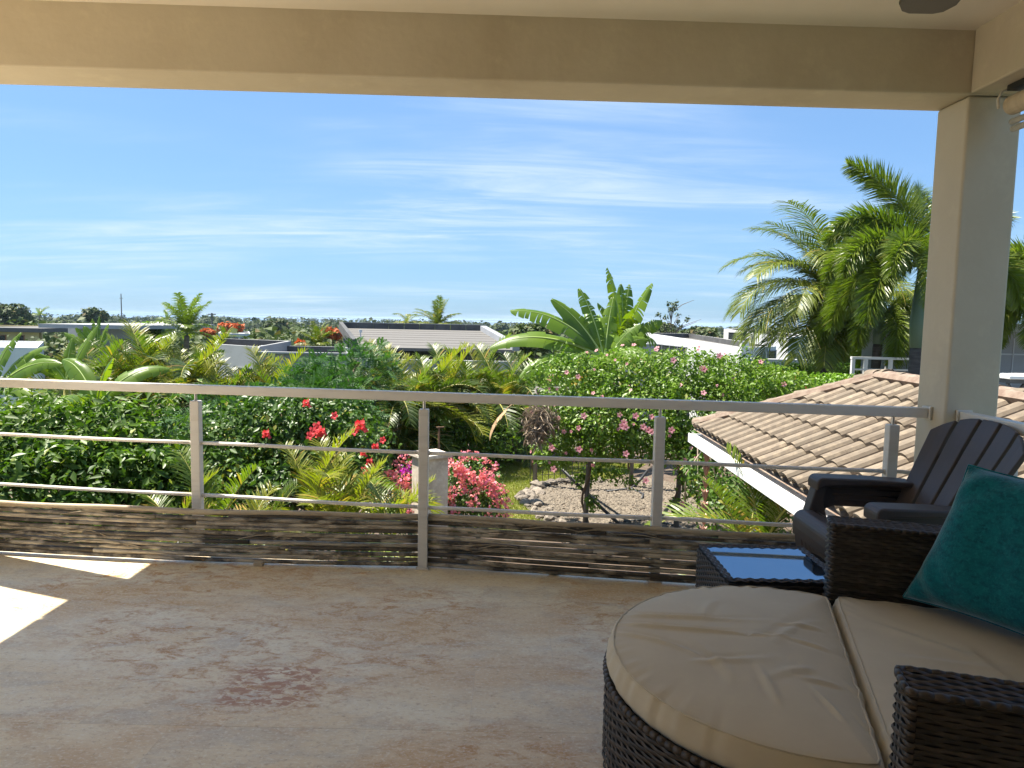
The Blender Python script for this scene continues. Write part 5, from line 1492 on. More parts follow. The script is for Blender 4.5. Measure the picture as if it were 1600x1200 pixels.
def put_flowers(par, me, pts, name='flower', sc=(.8, 1.2), seed=0):
    rr = random.Random(seed)
    for p, d in pts:
        v = (d + Vector((-.3, -.8, .3))).normalized()
        link(name, rr.choice(me) if isinstance(me, list) else me, par, tuple(p + d * .03), v.to_track_quat('Z', 'Y').to_euler(), rr.uniform(*sc))

# ------------------------------------------------------------------ far woods
rs = np.random.RandomState(11)
def woods(name, label, bands, mat, seed, lim):
    rs = np.random.RandomState(seed); Vs = []; Fs = []; off = 0
    for (y0, y1, cnt, h0, h1, lsz, lpc) in bands:
        for _ in range(cnt):
            Y = y0 * (y1 / y0) ** rs.rand(); px = rs.uniform(*lim)
            hgt = rs.uniform(h0, h1); x = (px - 800) / FPX * Y
            r = hgt * rs.uniform(.35, .6); top = tz(Y) + hgt
            V, F, _, _ = cloud([((x, Y, top - r * .75), (r * 1.25, r * 1.25, r * .75)), ((x + rs.uniform(-r, r) * .7, Y, top - r * 1.2), (r, r, r * .7))], lpc, lsz, rs.randint(1 << 30), aspect=.8, shell=.35, up=.7, hole=.25)
            Vs.append(V); Fs.append(F + off); off += len(V)
    o = bpy.data.objects.new(name, npmesh(name, np.concatenate(Vs), np.concatenate(Fs), mat)); COL.objects.link(o)
    tag(o, label, 'woodland', kind='stuff')
woods('far_woodland', 'far band of grey green woodland along the horizon before the sea', [(300, 1350, 620, 6.5, 10.2, 2.4, 80)], 'leaf_wood_far', 1, (-250, 1900))
woods('woodland', 'green tree belt between the houses and the far horizon', [(70, 300, 360, 4.5, 7.8, .95, 170)], 'leaf_wood', 2, (-250, 1900))
woods('thicket', 'mixed green thicket around the neighbouring houses', [(44, 75, 110, 3.4, 6.0, .45, 420)], 'leaf_wood', 5, (-200, 1900))

def tree(name, label, px, ptop, Y, wpx, seed, mat='leaf_wood', n=1500, lsz=.5, flat=.5, cat='tree', group=None, under=None):
    t_ = at(px, ptop, Y); g_ = tz(Y); W = wpx / FPX * Y / 2
    th = thing(name, label, cat, (t_.x, Y, g_), group)
    rr = random.Random(seed); blobs = []
    for k in range(7):
        a = rr.uniform(0, 6.28); q = rr.uniform(0, .62) * W
        blobs.append(((t_.x + q * math.cos(a), Y + q * math.sin(a) * .6, t_.z - W * flat * rr.uniform(.55, 1.05)), (W * .48, W * .48, W * .48 * flat * 1.1)))
    foliage('crown', cloud(blobs, n, lsz, seed, aspect=.8, shell=.4, up=.7, hole=.3)[:2], mat, th)
    m = MB(); m.tube([(t_.x, Y, g_), (t_.x + .1 * W, Y, lerp(g_, t_.z, .5)), (t_.x, Y, t_.z - W * flat)], [W * .08, W * .06, W * .04], 7); m.build('trunk', 'trunk', th, smooth=True)
    for k in range(4):
        c = Vector(blobs[k][0]); m = MB(); m.tube([(t_.x, Y, lerp(g_, t_.z, .55)), c], [W * .04, W * .015], 5); m.build('branch', 'trunk', th)
    return th
tree('umbrella_tree', 'dark dome shaped tree rising above the horizon left of the radio mast', 147, 480, 150, 40, 1, n=1400, lsz=.8, flat=.75)
tree('broad_tree', 'broad dark tree at the far left edge above the horizon', 8, 472, 140, 75, 2, n=2000, lsz=.8, flat=.7)
tree('flame_tree', 'orange flowering tree left of the small distant white bungalow roof', 360, 503, 95, 42, 3, 'leaf_flame', 1100, .5, .5)
tree('flame_tree', 'small orange flowering tree beside the dark coconut palm at left', 322, 512, 80, 30, 4, 'leaf_flame', 800, .4, .45)
tree('flame_tree', 'orange red flowering tree against the left end of the sloping roof', 519, 511, 55, 34, 5, 'leaf_flame', 1200, .32, .6)
tree('flame_tree', 'small salmon flowering tree behind the flat grey roof', 471, 530, 48, 18, 6, 'leaf_flame', 500, .25, .9)
tree('leafy_tree', 'rounded green tree between the houses and the banana plants', 838, 502, 46, 84, 7, 'leaf_wood', 3800, .30, .8)
tree('leafy_tree', 'dark green tree behind the white angular house', 1035, 502, 70, 70, 8, 'leaf_wood', 2600, .42, .6)
tree('leafy_tree', 'green tree right of the bare twigs behind the white house', 1100, 508, 66, 90, 9, 'leaf_wood', 2600, .42, .5)
tree('leafy_tree', 'feathery green tree beside the small distant white bungalow', 240, 500, 60, 46, 10, 'leaf_bright', 1600, .35, .6)
tree('leafy_tree', 'tall rounded tree among the far woods right of the bungalow', 432, 497, 200, 46, 12, 'leaf_wood', 1200, 1.0, .5)
# sparse twiggy tree above the white house
q = at(1050, 472, 62); th = thing('bare_tree', 'sparse twiggy tree showing against the sky behind the white house', 'tree', (q.x, 62, tz(62)))
rr = random.Random(8); m = MB(); m.tube([(q.x, 62, tz(62)), (q.x, 62, q.z)], [.12, .02], 6); m.build('trunk', 'trunk', th)
bl = []
for k in range(26):
    z0 = lerp(-1.2, q.z - .2, rr.random()); a = rr.uniform(-1, 1); e = Vector((q.x + a * 1.6 + (1.8 if k % 3 == 0 else 0), 62 + rr.uniform(-1, 1), z0 + rr.uniform(.5, 1.7)))
    e.z = min(e.z, q.z + .2); m = MB(); m.tube([(q.x, 62, z0 - .5), ((q.x + e.x) / 2, 62, (z0 + e.z) / 2 - .1), e], [.04, .03, .012], 4); m.build('branch', 'trunk', th)
    if k % 3: bl.append((tuple(e), .28))
foliage('crown', cloud(bl, 420, .22, 3, aspect=.7, shell=.9, hole=0)[:2], 'leaf_wood', th)

# ------------------------------------------------------------------ palms
def palm(name, label, base, crown, fr, mats, style, Lf, n, ll, lw, seed, tr=(.14, .10), trunkmat='trunk', wind=0, group=None, azs=None, lean=0, grav=None, shaft=None):
    """fr: list of (e0, bend, count); azimuths spread by golden angle"""
    th = thing(name, label, 'palm', tuple(base), group)
    rr = random.Random(seed); b, c = Vector(base), Vector(crown)
    m = MB(); mid = b.lerp(c, .5) + Vector((lean, 0, 0)); pts = []; rad = []
    K = 22
    for k in range(K + 1):
        t = k / K; p = b * (1 - t) ** 2 + mid * 2 * t * (1 - t) + c * t * t; pts.append(p); rad.append(lerp(tr[0], tr[1], t) * (1.05 if k % 2 else .97))
    m.tube(pts, rad, 10); m.build('trunk', trunkmat, th, smooth=True)
    if shaft:
        m = MB(); d = (pts[-1] - pts[-3]).normalized(); m.tube([c - d * .05, c + d * shaft * .3, c + d * shaft], [tr[1] * 1.1, tr[1] * 1.35, tr[1] * .6], 10); m.build('crownshaft', 'crownshaft', th, smooth=True); c = c + d * shaft
    g = 0
    for vi, (e0, bend, cnt) in enumerate(fr):
        mes = [frond('frond', Lf * (1 - .04 * vi), n, ll, lw, e0, bend, style, seed * 31 + vi * 7 + q, mats, wind * (1 if q else .4), grav=grav, rr=.012 * Lf ** .5) for q in range(2 if cnt > 2 else 1)]
        for k in range(cnt):
            az = azs[g % len(azs)] if azs else g * 2.39996 + rr.uniform(-.2, .2)
            g += 1
            link('frond', mes[k % len(mes)], th, tuple(c + Vector((rr.uniform(-.03, .03), rr.uniform(-.03, .03), rr.uniform(-.05, .05)))), (rr.uniform(-.1, .1), rr.uniform(-.08, .08), az), rr.uniform(.88, 1.08))
    return th
CM = ['rachis', 'leaf_coconut']; FM = ['rachis_green', 'leaf_foxtail']
# right: wind-blown coconut palm and foxtail palms
b = at(1277, 585, 21); c = at(1302, 468, 21); b.z = GZ
pr = palm('coconut_palm', 'wind blown coconut palm with short dark trunk right of the white house', b, c, [(78, 70, 5), (58, 95, 7), (36, 105, 7), (12, 85, 6), (-15, 55, 5)], CM, 'coconut', 3.6, 74, 1.05, .036, 3, (.24, .20), 'dark_trunk', wind=.35, grav=.30,
          azs=[math.pi + .0, 2.4, 3.6, 1.2, 5.2, 2.9, 3.35, 2.0, 4.2, .5, 5.5, 3.0, 3.9, 2.5, 1.0, 5.0, .1])
m = MB()
for k in range(9): m.tube([Vector((c.x + .1 + rnd.uniform(-.15, .25), 20.75 + rnd.uniform(-.1, .1), c.z - .55 - .035 * k + rnd.uniform(-.1, .1))), Vector((c.x + .1 + rnd.uniform(-.15, .25), 20.75, c.z - .75 - .03 * k))], [.05, .04], 6)
m.build('fruit_bunch', 'orange_fruit', pr, smooth=True)
b = at(1428, 600, 15.5); c = at(1432, 540, 15.5); b.z = GZ
palm('foxtail_palm', 'tall foxtail palm with bushy fronds just left of the column', b, c, [(84, 60, 2), (66, 105, 3), (48, 120, 4), (26, 120, 4), (2, 95, 3)], FM, 'foxtail', 2.7, 130, .54, .023, 5, (.15, .125), 'dark_trunk', wind=.15, shaft=1.7,
     azs=[2.75, 1.2, 3.05, 2.6, 5.0, 3.4, 2.9, 0.8, 3.9, 3.1, 2.2, 5.4, 4.3, 3.6, 2.7, .3])
b = at(1360, 600, 19.5); c = at(1372, 535, 19.5); b.z = GZ
palm('foxtail_palm', 'shorter foxtail palm with drooping fronds between coconut palm and column', b, c, [(75, 80, 2), (50, 120, 4), (22, 125, 4), (-5, 100, 3)], FM, 'foxtail', 2.4, 120, .56, .024, 6, (.14, .12), 'dark_trunk', shaft=.9, azs=[3.2, 2.5, 3.0, 4.0, 3.5, 2.2, 5.5, 3.9, 2.8, 3.3, 4.6, .6])
b = at(1640, 600, 15); c = at(1645, 520, 15); b.z = GZ
palm('foxtail_palm', 'foxtail palm hanging its fronds beside the right picture edge', b, c, [(70, 90, 3), (45, 125, 4), (18, 120, 4), (-10, 95, 3)], FM, 'foxtail', 1.8, 100, .50, .024, 7, (.14, .12), 'dark_trunk', shaft=.8, azs=[3.1, 2.4, 3.8, 1.0, 4.6, 2.9, 3.4, 5.5, 2.0, 3.0])
b = at(1405, 570, 24); c = at(1415, 500, 24); b.z = tz(24)
palm('coconut_palm', 'yellowish coconut palm glimpsed behind the tall foxtail palm', b, c, [(60, 90, 4), (30, 95, 5), (0, 70, 4)], ['rachis', 'leaf_areca_gold'], 'coconut', 2.3, 38, .7, .05, 8, azs=[3.0, 2.2, 4.0, 1.0, 5.3, 3.4])
# distant palms on the left and centre
def far_palm(label, px, py, Y, Lf, seed, mats=CM, fr=((80, 45, 5), (55, 75, 6), (25, 80, 5)), **kw):
    c = at(px, py, Y); b = Vector((c.x - .4, Y, tz(Y))); palm('coconut_palm', label, b, c, list(fr), mats, 'coconut', Lf, 34, Lf * .25, .05 * Lf / 2, seed, (.2, .14), **kw)
far_palm('dark upright coconut palm standing above the hedge at left', 292, 524, 40, 2.4, 21, ['rachis_green', 'leaf_foxtail'], ((86, 25, 4), (72, 40, 5), (50, 70, 5), (20, 70, 4)))
far_palm('young green palm right of the flat grey roof', 497, 545, 40, 1.5, 22, ['rachis', 'leaf_coconut'], ((84, 30, 4), (65, 50, 5), (40, 70, 4)))
far_palm('green palm crown showing over the long sloping roof', 684, 512, 52, 2.3, 23, ['rachis', 'leaf_coconut'], ((84, 30, 4), (62, 60, 6), (35, 80, 5)))
far_palm('small windswept palm left of the palm over the sloping roof', 636, 506, 60, 1.9, 24, ['rachis', 'leaf_coconut'], ((60, 80, 4), (30, 90, 5)))
far_palm('little palm tuft between the bungalow and the flat grey roof', 352, 535, 62, 1.6, 25, ['rachis', 'leaf_areca'], ((80, 40, 4), (55, 70, 5)))
far_palm('small palm on the horizon near the left picture edge', 62, 494, 180, 3.2, 26, ['rachis_green', 'leaf_foxtail'], ((75, 60, 4), (40, 80, 6)))
far_palm('palm tuft rising among the far woods right of the umbrella tree', 262, 500, 170, 3.0, 27, ['rachis_green', 'leaf_foxtail'], ((75, 60, 4), (40, 80, 6)))

# ------------------------------------------------------------------ areca hedge
AM = [['rachis', 'leaf_areca'], ['rachis', 'leaf_areca_gold'], ['rachis', 'leaf_areca_deep']]
VAR = {}
for mi in range(3):
    for vi, (e0, bend) in enumerate(((84, 45), (70, 80), (52, 100), (30, 105), (5, 75))):
        VAR[(mi, vi)] = [frond('frond', 1.75, 36, .46, .030, e0, bend, 'areca', 400 + mi * 50 + vi * 5 + k, AM[mi], .1 * (k * 2 - 1)) for k in range(2)]
def areca(label, px, ptop, Y, sc, seed, mi=0, nf=16, group=None, gz_=GZ, heads=3, spread=.5, low=True):
    rr = random.Random(seed); t_ = at(px, ptop, Y)
    th = thing('areca_palm', label, 'palm', (t_.x, Y, gz_), group)
    for h in range(heads):
        cx = t_.x + (rr.uniform(-1, 1) * spread if h else 0); cy = Y + rr.uniform(-.5, .5) * spread; cz = t_.z - (1.46 if low else 1.1) * sc - (rr.uniform(.1, .7) * sc if h else 0)
        bx, by = lerp(t_.x, cx, .45), lerp(Y, cy, .45)
        m = MB(); m.tube([(bx, by, gz_), (lerp(bx, cx, .5), lerp(by, cy, .5), lerp(gz_, cz, .6)), (cx, cy, cz)], [.04, .035, .03], 7); m.build('stem', 'cane_stem', th, smooth=True)
        for k in range(nf // heads + 1):
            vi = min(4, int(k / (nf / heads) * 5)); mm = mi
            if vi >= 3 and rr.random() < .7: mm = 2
            elif rr.random() < .25: mm = (mi + 1) % 2
            link('frond', VAR[(mm, vi)][rr.randint(0, 1)], th, (cx, cy, cz), (rr.uniform(-.12, .12), rr.uniform(-.1, .1), (k * 2.4 + h + rr.uniform(-.3, .3))), sc * rr.uniform(.8, 1.12))
    if low:
        for k in range(7):
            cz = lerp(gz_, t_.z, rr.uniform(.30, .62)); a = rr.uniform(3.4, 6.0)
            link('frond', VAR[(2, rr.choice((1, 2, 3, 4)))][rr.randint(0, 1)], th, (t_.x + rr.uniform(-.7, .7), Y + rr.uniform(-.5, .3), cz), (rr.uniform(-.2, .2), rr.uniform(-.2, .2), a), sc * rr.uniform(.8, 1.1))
HG = 'areca palms forming the hedge'
ORD = 'first second third fourth fifth sixth seventh eighth ninth tenth eleventh twelfth thirteenth fourteenth fifteenth sixteenth seventeenth eighteenth'.split()
HL = 'bushy yellow green areca palm in the hedge in front of the grey houses'
hedge = [(150, 540, 15.5, 1.0, 0), (195, 528, 16, 1.05, 0), (232, 520, 16.5, 1.1, 1), (272, 545, 15.5, 1.0, 1), (308, 540, 16.5, 1.05, 1), (345, 566, 15.5, 1.0, 0), (383, 574, 16, .95, 1), (430, 566, 15.5, 1.0, 1), (462, 572, 16.5, .95, 1), (505, 582, 15.5, .9, 2),
         (560, 556, 16, .95, 0), (600, 550, 16, 1.0, 0), (640, 540, 15.5, 1.05, 0), (672, 552, 16.5, 1.0, 1), (705, 545, 15.6, 1.0, 0), (752, 528, 16, 1.1, 1), (785, 552, 15.5, 1.0, 0), (818, 566, 16.6, .95, 2)]
for i, (px, pt, Y, sc, mi) in enumerate(hedge):
    areca(ORD[i] + ' areca palm from the left in the sunlit yellow green hedge', px, pt, Y * (1.24 if px < 690 else 1.36), sc * 1.2, 100 + i, mi, 22, HG, spread=.7)
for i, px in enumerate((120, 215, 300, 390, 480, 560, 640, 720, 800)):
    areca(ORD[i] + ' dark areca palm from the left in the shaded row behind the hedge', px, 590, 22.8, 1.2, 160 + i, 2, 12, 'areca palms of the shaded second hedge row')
# small golden arecas below the terrace
areca('golden young areca palm standing left of the bougainvillea', 490, 715, 8.2, .70, 201, 1, 12, heads=2, spread=.12, low=False)
areca('golden arching areca palm between the red hibiscus and bougainvillea', 548, 738, 8.0, .78, 202, 1, 13, heads=2, spread=.15, low=False)
areca('low golden areca palm close to the stone pillar', 612, 768, 7.6, .62, 203, 1, 10, heads=2, spread=.12, low=False)
areca('low golden areca palm just right of the first railing post', 335, 770, 7.4, .62, 204, 1, 11, heads=2, spread=.2, low=False)
areca('small striped areca palm just left of the first railing post', 272, 776, 7.2, .5, 205, 1, 9, heads=2, spread=.1, low=False)
areca('green areca palm in front of the cream pillar of the tiled wing', 1192, 742, 7.3, .8, 206, 0, 14, heads=2, spread=.2, low=False)
areca('dark young areca palm low in front of the red hibiscus', 420, 775, 7.6, .5, 207, 2, 9, heads=2, spread=.2, low=False)

# ------------------------------------------------------------------ banana plants
BM_ = ['midrib', 'leaf_banana']; BY = ['midrib', 'leaf_banana_yellow']; BD = ['dead_leaf', 'dead_leaf']
def banana(label, px, pbase, Y, leaves, seed, gz_=GZ, th_r=.11, SCL=1.0):
    """leaves: (azimuth_deg, e0, bend, length, width, torn, kind)"""
    if Y > 16 and Y < 20: Y *= 1.2; SCL = 1.03
    c = at(px, pbase, Y); rr = random.Random(seed)
    th = thing('banana_plant', label, 'banana plant', (c.x, Y, gz_))
    m = MB(); m.tube([(c.x, Y, gz_), (c.x + .05, Y, lerp(gz_, c.z, .5)), tuple(c)], [th_r * 1.3, th_r, th_r * .6], 10); m.build('stem', 'cane_stem', th, smooth=True)
    for i, (az, e0, bend, Lf, W, torn, kd) in enumerate(leaves):
        me = banana_leaf('leaf', Lf, W, e0, bend, seed * 13 + i, {'g': BM_, 'y': BY, 'd': BD}[kd], torn, roll=(-math.cos(R(az))) * R(rr.uniform(38, 68)))
        link('leaf', me, th, tuple(c + Vector((rr.uniform(-.04, .04), rr.uniform(-.04, .04), -.05 * i * .4))), (0, 0, R(az)), SCL)
banana('large banana plant with broad drooping leaves behind the pink flowering vine', 942, 556, 17,
       [(182, 42, 58, 3.0, .62, .45, 'g'), (176, 22, 62, 3.3, .60, .10, 'g'), (172, 56, 30, 2.2, .55, .15, 'g'), (150, 74, 22, 2.1, .55, .7, 'g'), (195, 6, 70, 2.6, .55, .3, 'g'), (188, -12, 40, 2.3, .5, .2, 'g'),
        (200, -28, 30, 1.9, .45, .2, 'g'), (5, 15, 110, 1.5, .5, .2, 'g'), (320, 35, 95, 1.6, .5, .4, 'g'), (90, 62, 60, 2.0, .5, .5, 'g'), (184, 2, 95, 2.4, .5, .8, 'd'), (215, -15, 60, 1.3, .4, .4, 'y'), (250, -5, 110, 1.4, .45, .3, 'g'), (60, 80, 20, 2.0, .5, .8, 'g'), (110, 66, 40, 1.9, .5, .6, 'g'), (165, 64, 45, 2.2, .5, .5, 'g'), (20, 50, 70, 1.7, .5, .6, 'g'), (-10, 64, 40, 1.6, .5, .9, 'g')], 1)
banana('tall upright banana plant with tattered leaves against the sky', 972, 545, 18.5,
       [(200, 80, 16, 2.5, .60, .9, 'g'), (120, 88, 12, 2.0, .5, .95, 'g'), (-20, 74, 22, 2.2, .58, .9, 'g'), (200, 70, 40, 1.7, .45, .9, 'g'), (340, 60, 70, 1.6, .45, .8, 'g'), (30, 40, 100, 1.5, .45, .7, 'g'), (250, 45, 90, 1.6, .45, .6, 'g'), (100, 76, 20, 1.9, .45, .95, 'g'), (300, 10, 90, 1.4, .4, .6, 'd'), (60, 82, 14, 2.2, .5, .9, 'g'), (280, 72, 50, 1.7, .5, .9, 'g'), (-5, 60, 60, 1.6, .45, .9, 'g'), (185, 58, 70, 1.5, .45, .9, 'g')], 2)
banana('banana plant with big arching leaves at the left edge behind the handrail', -12, 612, 14.5,
       [(20, 78, 40, 2.2, .5, .7, 'g'), (-8, 40, 60, 2.9, .55, .2, 'g'), (10, 60, 55, 2.4, .5, .5, 'g'), (340, 22, 90, 2.2, .5, .3, 'g'), (300, 5, 80, 1.9, .5, .4, 'g'), (40, 50, 80, 2.2, .5, .4, 'g')], 3, SCL=.62)
banana('banana plant with a tall pale leaf standing over the left hedge', 104, 598, 15,
       [(25, 66, 12, 2.3, .48, .25, 'g'), (172, 44, 80, 2.2, .55, .1, 'g'), (200, 62, 50, 1.6, .5, .5, 'g'), (330, 30, 95, 1.9, .5, .6, 'g'), (230, 20, 90, 1.7, .5, .4, 'g'), (280, 30, 100, 1.6, .5, .3, 'g'), (80, 82, 15, 1.8, .5, .5, 'g')], 4, SCL=.60)
banana('far banana clump with upright tattered leaves in front of the pale house', 150, 560, 24,
       [(20, 88, 8, 2.3, .4, .9, 'g'), (160, 86, 10, 2.2, .4, .9, 'g'), (60, 76, 20, 2.1, .42, .9, 'g'), (200, 70, 25, 2.0, .5, .4, 'g'), (185, 56, 40, 2.2, .6, .3, 'g'), (340, 60, 40, 2.0, .42, .9, 'g'), (170, 78, 30, 2.1, .6, .4, 'g')], 5, tz(24), SCL=.62)
banana('low banana plant half hidden under the handrail at left', 150, 640, 13.2, [(150, 60, 70, 1.5, .42, .2, 'g'), (30, 55, 80, 1.6, .42, .3, 'g'), (270, 40, 100, 1.4, .42, .3, 'g'), (320, 66, 50, 1.4, .4, .2, 'g'), (210, 30, 90, 1.4, .4, .4, 'g')], 6)
# hanging dead leaf beside the big banana
q = at(800, 632, 16.2)
banana_dead = thing('dead_leaf', 'curled brown dead banana leaf hanging under the handrail', 'leaf', tuple(q))
link('blade', banana_leaf('blade', 1.0, .28, -40, 60, 5, BD, .3), banana_dead, tuple(q), (0, 0, R(190)))

# ------------------------------------------------------------------ shrubs
def pb(px, py, Y, r): return (tuple(at(px, py, Y)), r)
# left large-leaved shrub
bl = [pb(40, 690, 8.2, (1.0, .8, .55)), pb(120, 672, 8.6, (.75, .7, .45)), pb(185, 690, 8.4, (.6, .6, .42)), pb(230, 740, 8.2, (.55, .6, .45)), pb(100, 745, 7.8, (1.0, .7, .5)), pb(265, 755, 8.0, (.4, .5, .35)), pb(-30, 740, 8, (.9, .7, .6)), pb(30, 790, 7.6, (1.0, .7, .45)), pb(150, 800, 7.6, (.9, .6, .4)), pb(235, 795, 7.9, (.6, .5, .35)), pb(300, 790, 8.6, (.5, .5, .4))]
s1 = thing('broadleaf_shrub', 'large glossy dark green shrub filling the left below the handrail', 'shrub', (bl[4][0][0], 8.2, GZ))
def join2(*vf):
    off = 0; Vs = []; Fs = []
    for q in vf: Vs.append(q[0]); Fs.append(q[1] + off); off += len(q[0])
    return np.concatenate(Vs), np.concatenate(Fs)
foliage('foliage', join2(cloud(bl, 7000, .075, 31, aspect=.55, shell=.6, up=.6, hole=.55, hs=3.0), cloud(bl, 5200, .145, 131, aspect=.45, shell=.55, up=.5, hole=.60, hs=2.4)), 'leaf_dark', s1); stems(s1, (bl[4][0][0], 8.3, GZ), bl, 3, .05)
bl2 = [pb(188, 645, 8.9, (.25, .3, .18)), pb(115, 650, 8.8, (.5, .3, .16)), pb(180, 720, 7.7, (.20, .2, .14)), pb(30, 722, 7.4, (.18, .2, .12)), pb(70, 655, 9, (.3, .3, .15)), pb(222, 672, 8.4, (.2, .2, .14)), pb(20, 655, 8.4, (.4, .3, .15)), pb(150, 700, 8.0, (.3, .2, .15)), pb(250, 720, 7.9, (.25, .2, .15)), pb(90, 710, 7.6, (.25, .2, .13)), pb(280, 735, 8, (.2, .2, .15))]
foliage('lit_shoots', cloud(bl2, 2000, .12, 32, aspect=.5, shell=.8, up=.9, hole=0)[:2], 'leaf_bright', s1)  # shoots in brighter leaf colour, painting in lime highlights and sunlit tops
# back-left dark filler shrubs under the hedge
bl = [pb(px, py, 12.5, (1.0, .7, .8)) for px, py in ((20, 660), (110, 690), (200, 680), (270, 690), (60, 720), (300, 660))]
s2 = thing('shade_shrub', 'dark leafy shrub in the shade under the left banana plants', 'shrub', (bl[2][0][0], 12.5, GZ)); foliage('foliage', cloud(bl, 2600, .22, 33, aspect=.35, shell=.8, hole=.55)[:2], 'leaf_dark', s2); stems(s2, (bl[2][0][0], 12.6, GZ), bl, 4, .04)
# hibiscus with red flowers + feathery fern-leaved bush
bl = [pb(350, 700, 10.2, (.75, .7, .7)), pb(420, 690, 10.4, (.8, .7, .7)), pb(490, 680, 10.3, (.85, .7, .65)), pb(555, 700, 10.2, (.6, .6, .55)), pb(380, 760, 9.8, (.9, .7, .6)), pb(470, 765, 9.8, (.9, .7, .6)), pb(545, 760, 9.8, (.6, .6, .6)), pb(440, 640, 10.8, (.7, .6, .4)), pb(520, 645, 10.8, (.6, .6, .35))]
s3 = thing('hibiscus_bush', 'dense green hibiscus bush dotted with red flowers behind the railing', 'shrub', (bl[1][0][0], 10.2, GZ)); foliage('foliage', join2(cloud(bl, 11000, .075, 35, aspect=.66, shell=.55, hole=.42, hs=2.6), cloud(bl, 4500, .115, 135, aspect=.55, shell=.5, hole=.45, hs=2.0)), 'leaf_mid', s3); stems(s3, (bl[1][0][0], 10.3, GZ), bl, 5, .04)
for k, (px, py, sc) in enumerate(((478, 630, .9), (524, 650, .8), (415, 678, .9), (497, 668, 1.1), (499, 678, 1.0), (486, 681, .9), (503, 674, .8), (491, 674, 1.0), (562, 665, 1.3), (555, 675, .8), (586, 699, .9), (599, 688, .7), (577, 722, .8), (570, 735, .8), (351, 763, .7), (316, 762, .6), (567, 708, .7))):
    p = at(px, py, 9.45 if py > 640 else 9.9); link('flower', FL_RED if k % 2 == 0 else FL_RED2, s3, tuple(p), Vector((-.3, -.9, .3)).to_track_quat('Z', 'Y').to_euler(), sc)
bl = [pb(340, 655, 11.2, (.7, .6, .5)), pb(400, 660, 11.3, (.8, .6, .5)), pb(460, 640, 11.4, (.8, .6, .5)), pb(520, 630, 11.6, (.9, .6, .45)), pb(350, 690, 10.8, (.7, .5, .4)), pb(545, 660, 11.2, (.5, .5, .5)), pb(540, 590, 12.6, (1.0, .6, .45)), pb(560, 565, 12.8, (.6, .5, .35)), pb(505, 600, 12.6, (.8, .5, .35))]
s4 = thing('feathery_bush', 'feathery blue green bush of fine leaflets behind the red hibiscus', 'shrub', (bl[1][0][0], 11.5, GZ)); foliage('foliage', compound(bl, 2600, .075, 37, shell=.5, hole=.3), 'leaf_fern', s4); stems(s4, (bl[1][0][0], 11.6, GZ), bl, 6, .04)
# deep shade plants under the hedge, centre
bl = [pb(px, py, 19.0, (1.1, .6, .7)) for px, py in ((620, 660), (690, 680), (760, 690), (640, 720), (720, 720))]
s5 = thing('shade_shrub', 'dark undergrowth in deep shade behind the stone pillar', 'shrub', (bl[1][0][0], 19.1, GZ)); foliage('foliage', cloud(bl, 2600, .16, 39, aspect=.4, shell=.8, hole=.4)[:2], 'leaf_dark', s5); stems(s5, (bl[1][0][0], 19.2, GZ), bl, 7, .03)

# bougainvillea both sides of the pillar
bl = [pb(715, 760, 10.3, (.42, .4, .42)), pb(745, 750, 10.4, (.38, .4, .38)), pb(765, 790, 10.2, (.30, .35, .35)), pb(725, 800, 10.0, (.50, .4, .40)), pb(690, 790, 10.3, (.4, .4, .5)), pb(640, 760, 10.3, (.32, .35, .40)), pb(620, 790, 10.2, (.38, .35, .35)), pb(650, 800, 10.0, (.45, .4, .35))]
s6 = thing('bougainvillea', 'coral pink bougainvillea bush around the pale stone pillar', 'shrub', (bl[3][0][0], 10.4, GZ)); foliage('foliage', cloud(bl, 7000, .065, 41, aspect=.6, shell=.7, hole=.25)[:2], 'leaf_mid', s6); stems(s6, (bl[3][0][0], 10.5, GZ), bl, 8, .03)
pts = [(p, d) for p, d in surf_pick(bl, 62, 5, mind=.10)]
pts = [q for q in pts if q[0].z > at(700, 800, 10).z]
put_flowers(s6, BG, pts, 'flower_cluster', (.55, 1.0), 3)
for k, (px, py) in enumerate(((712, 728), (722, 732), (728, 735), (718, 738), (745, 745), (755, 748), (762, 750), (757, 742), (770, 765), (775, 770), (706, 768), (703, 778), (612, 745), (607, 742), (632, 752), (640, 745), (628, 760), (622, 758), (638, 768), (735, 742), (724, 742), (750, 764), (772, 756), (740, 790), (772, 810))):
    p = at(px, py, 9.85); link('flower_cluster', BG[k % 3], s6, tuple(p), (k, k * .7, k * 1.3), .95)
p = at(640, 737, 10.0); link('flower_cluster', BGM, s6, tuple(p), (0, 0, 0), .9)
p = at(633, 733, 10.0); link('flower_cluster', BGM, s6, tuple(p), (1, 0, 0), .7)

# pink flowering vine over the pergola
bl = [pb(905, 590, 14.30, (0.90, 0.90, 0.50)), pb(985, 585, 14.30, (1.08, 0.90, 0.56)), pb(1065, 585, 14.10, (1.08, 0.90, 0.54)), pb(1150, 590, 13.90, (0.90, 0.90, 0.45)), pb(1210, 600, 13.70, (0.81, 0.81, 0.36)),
      pb(880, 655, 13.90, (0.68, 0.72, 0.68)), pb(940, 660, 13.50, (0.85, 0.72, 0.72)), pb(1010, 660, 13.30, (0.85, 0.72, 0.72)), pb(1080, 650, 13.30, (0.81, 0.72, 0.72)), pb(1150, 640, 13.30, (0.72, 0.72, 0.63)), pb(865, 710, 13.70, (0.41, 0.45, 0.32)), pb(940, 700, 13.40, (0.63, 0.54, 0.32)), pb(1040, 700, 13.20, (0.54, 0.54, 0.32)), pb(1130, 700, 13.10, (0.81, 0.54, 0.45)), pb(1100, 725, 12.80, (0.45, 0.45, 0.41))]
rv = random.Random(77); SHOOTS = []
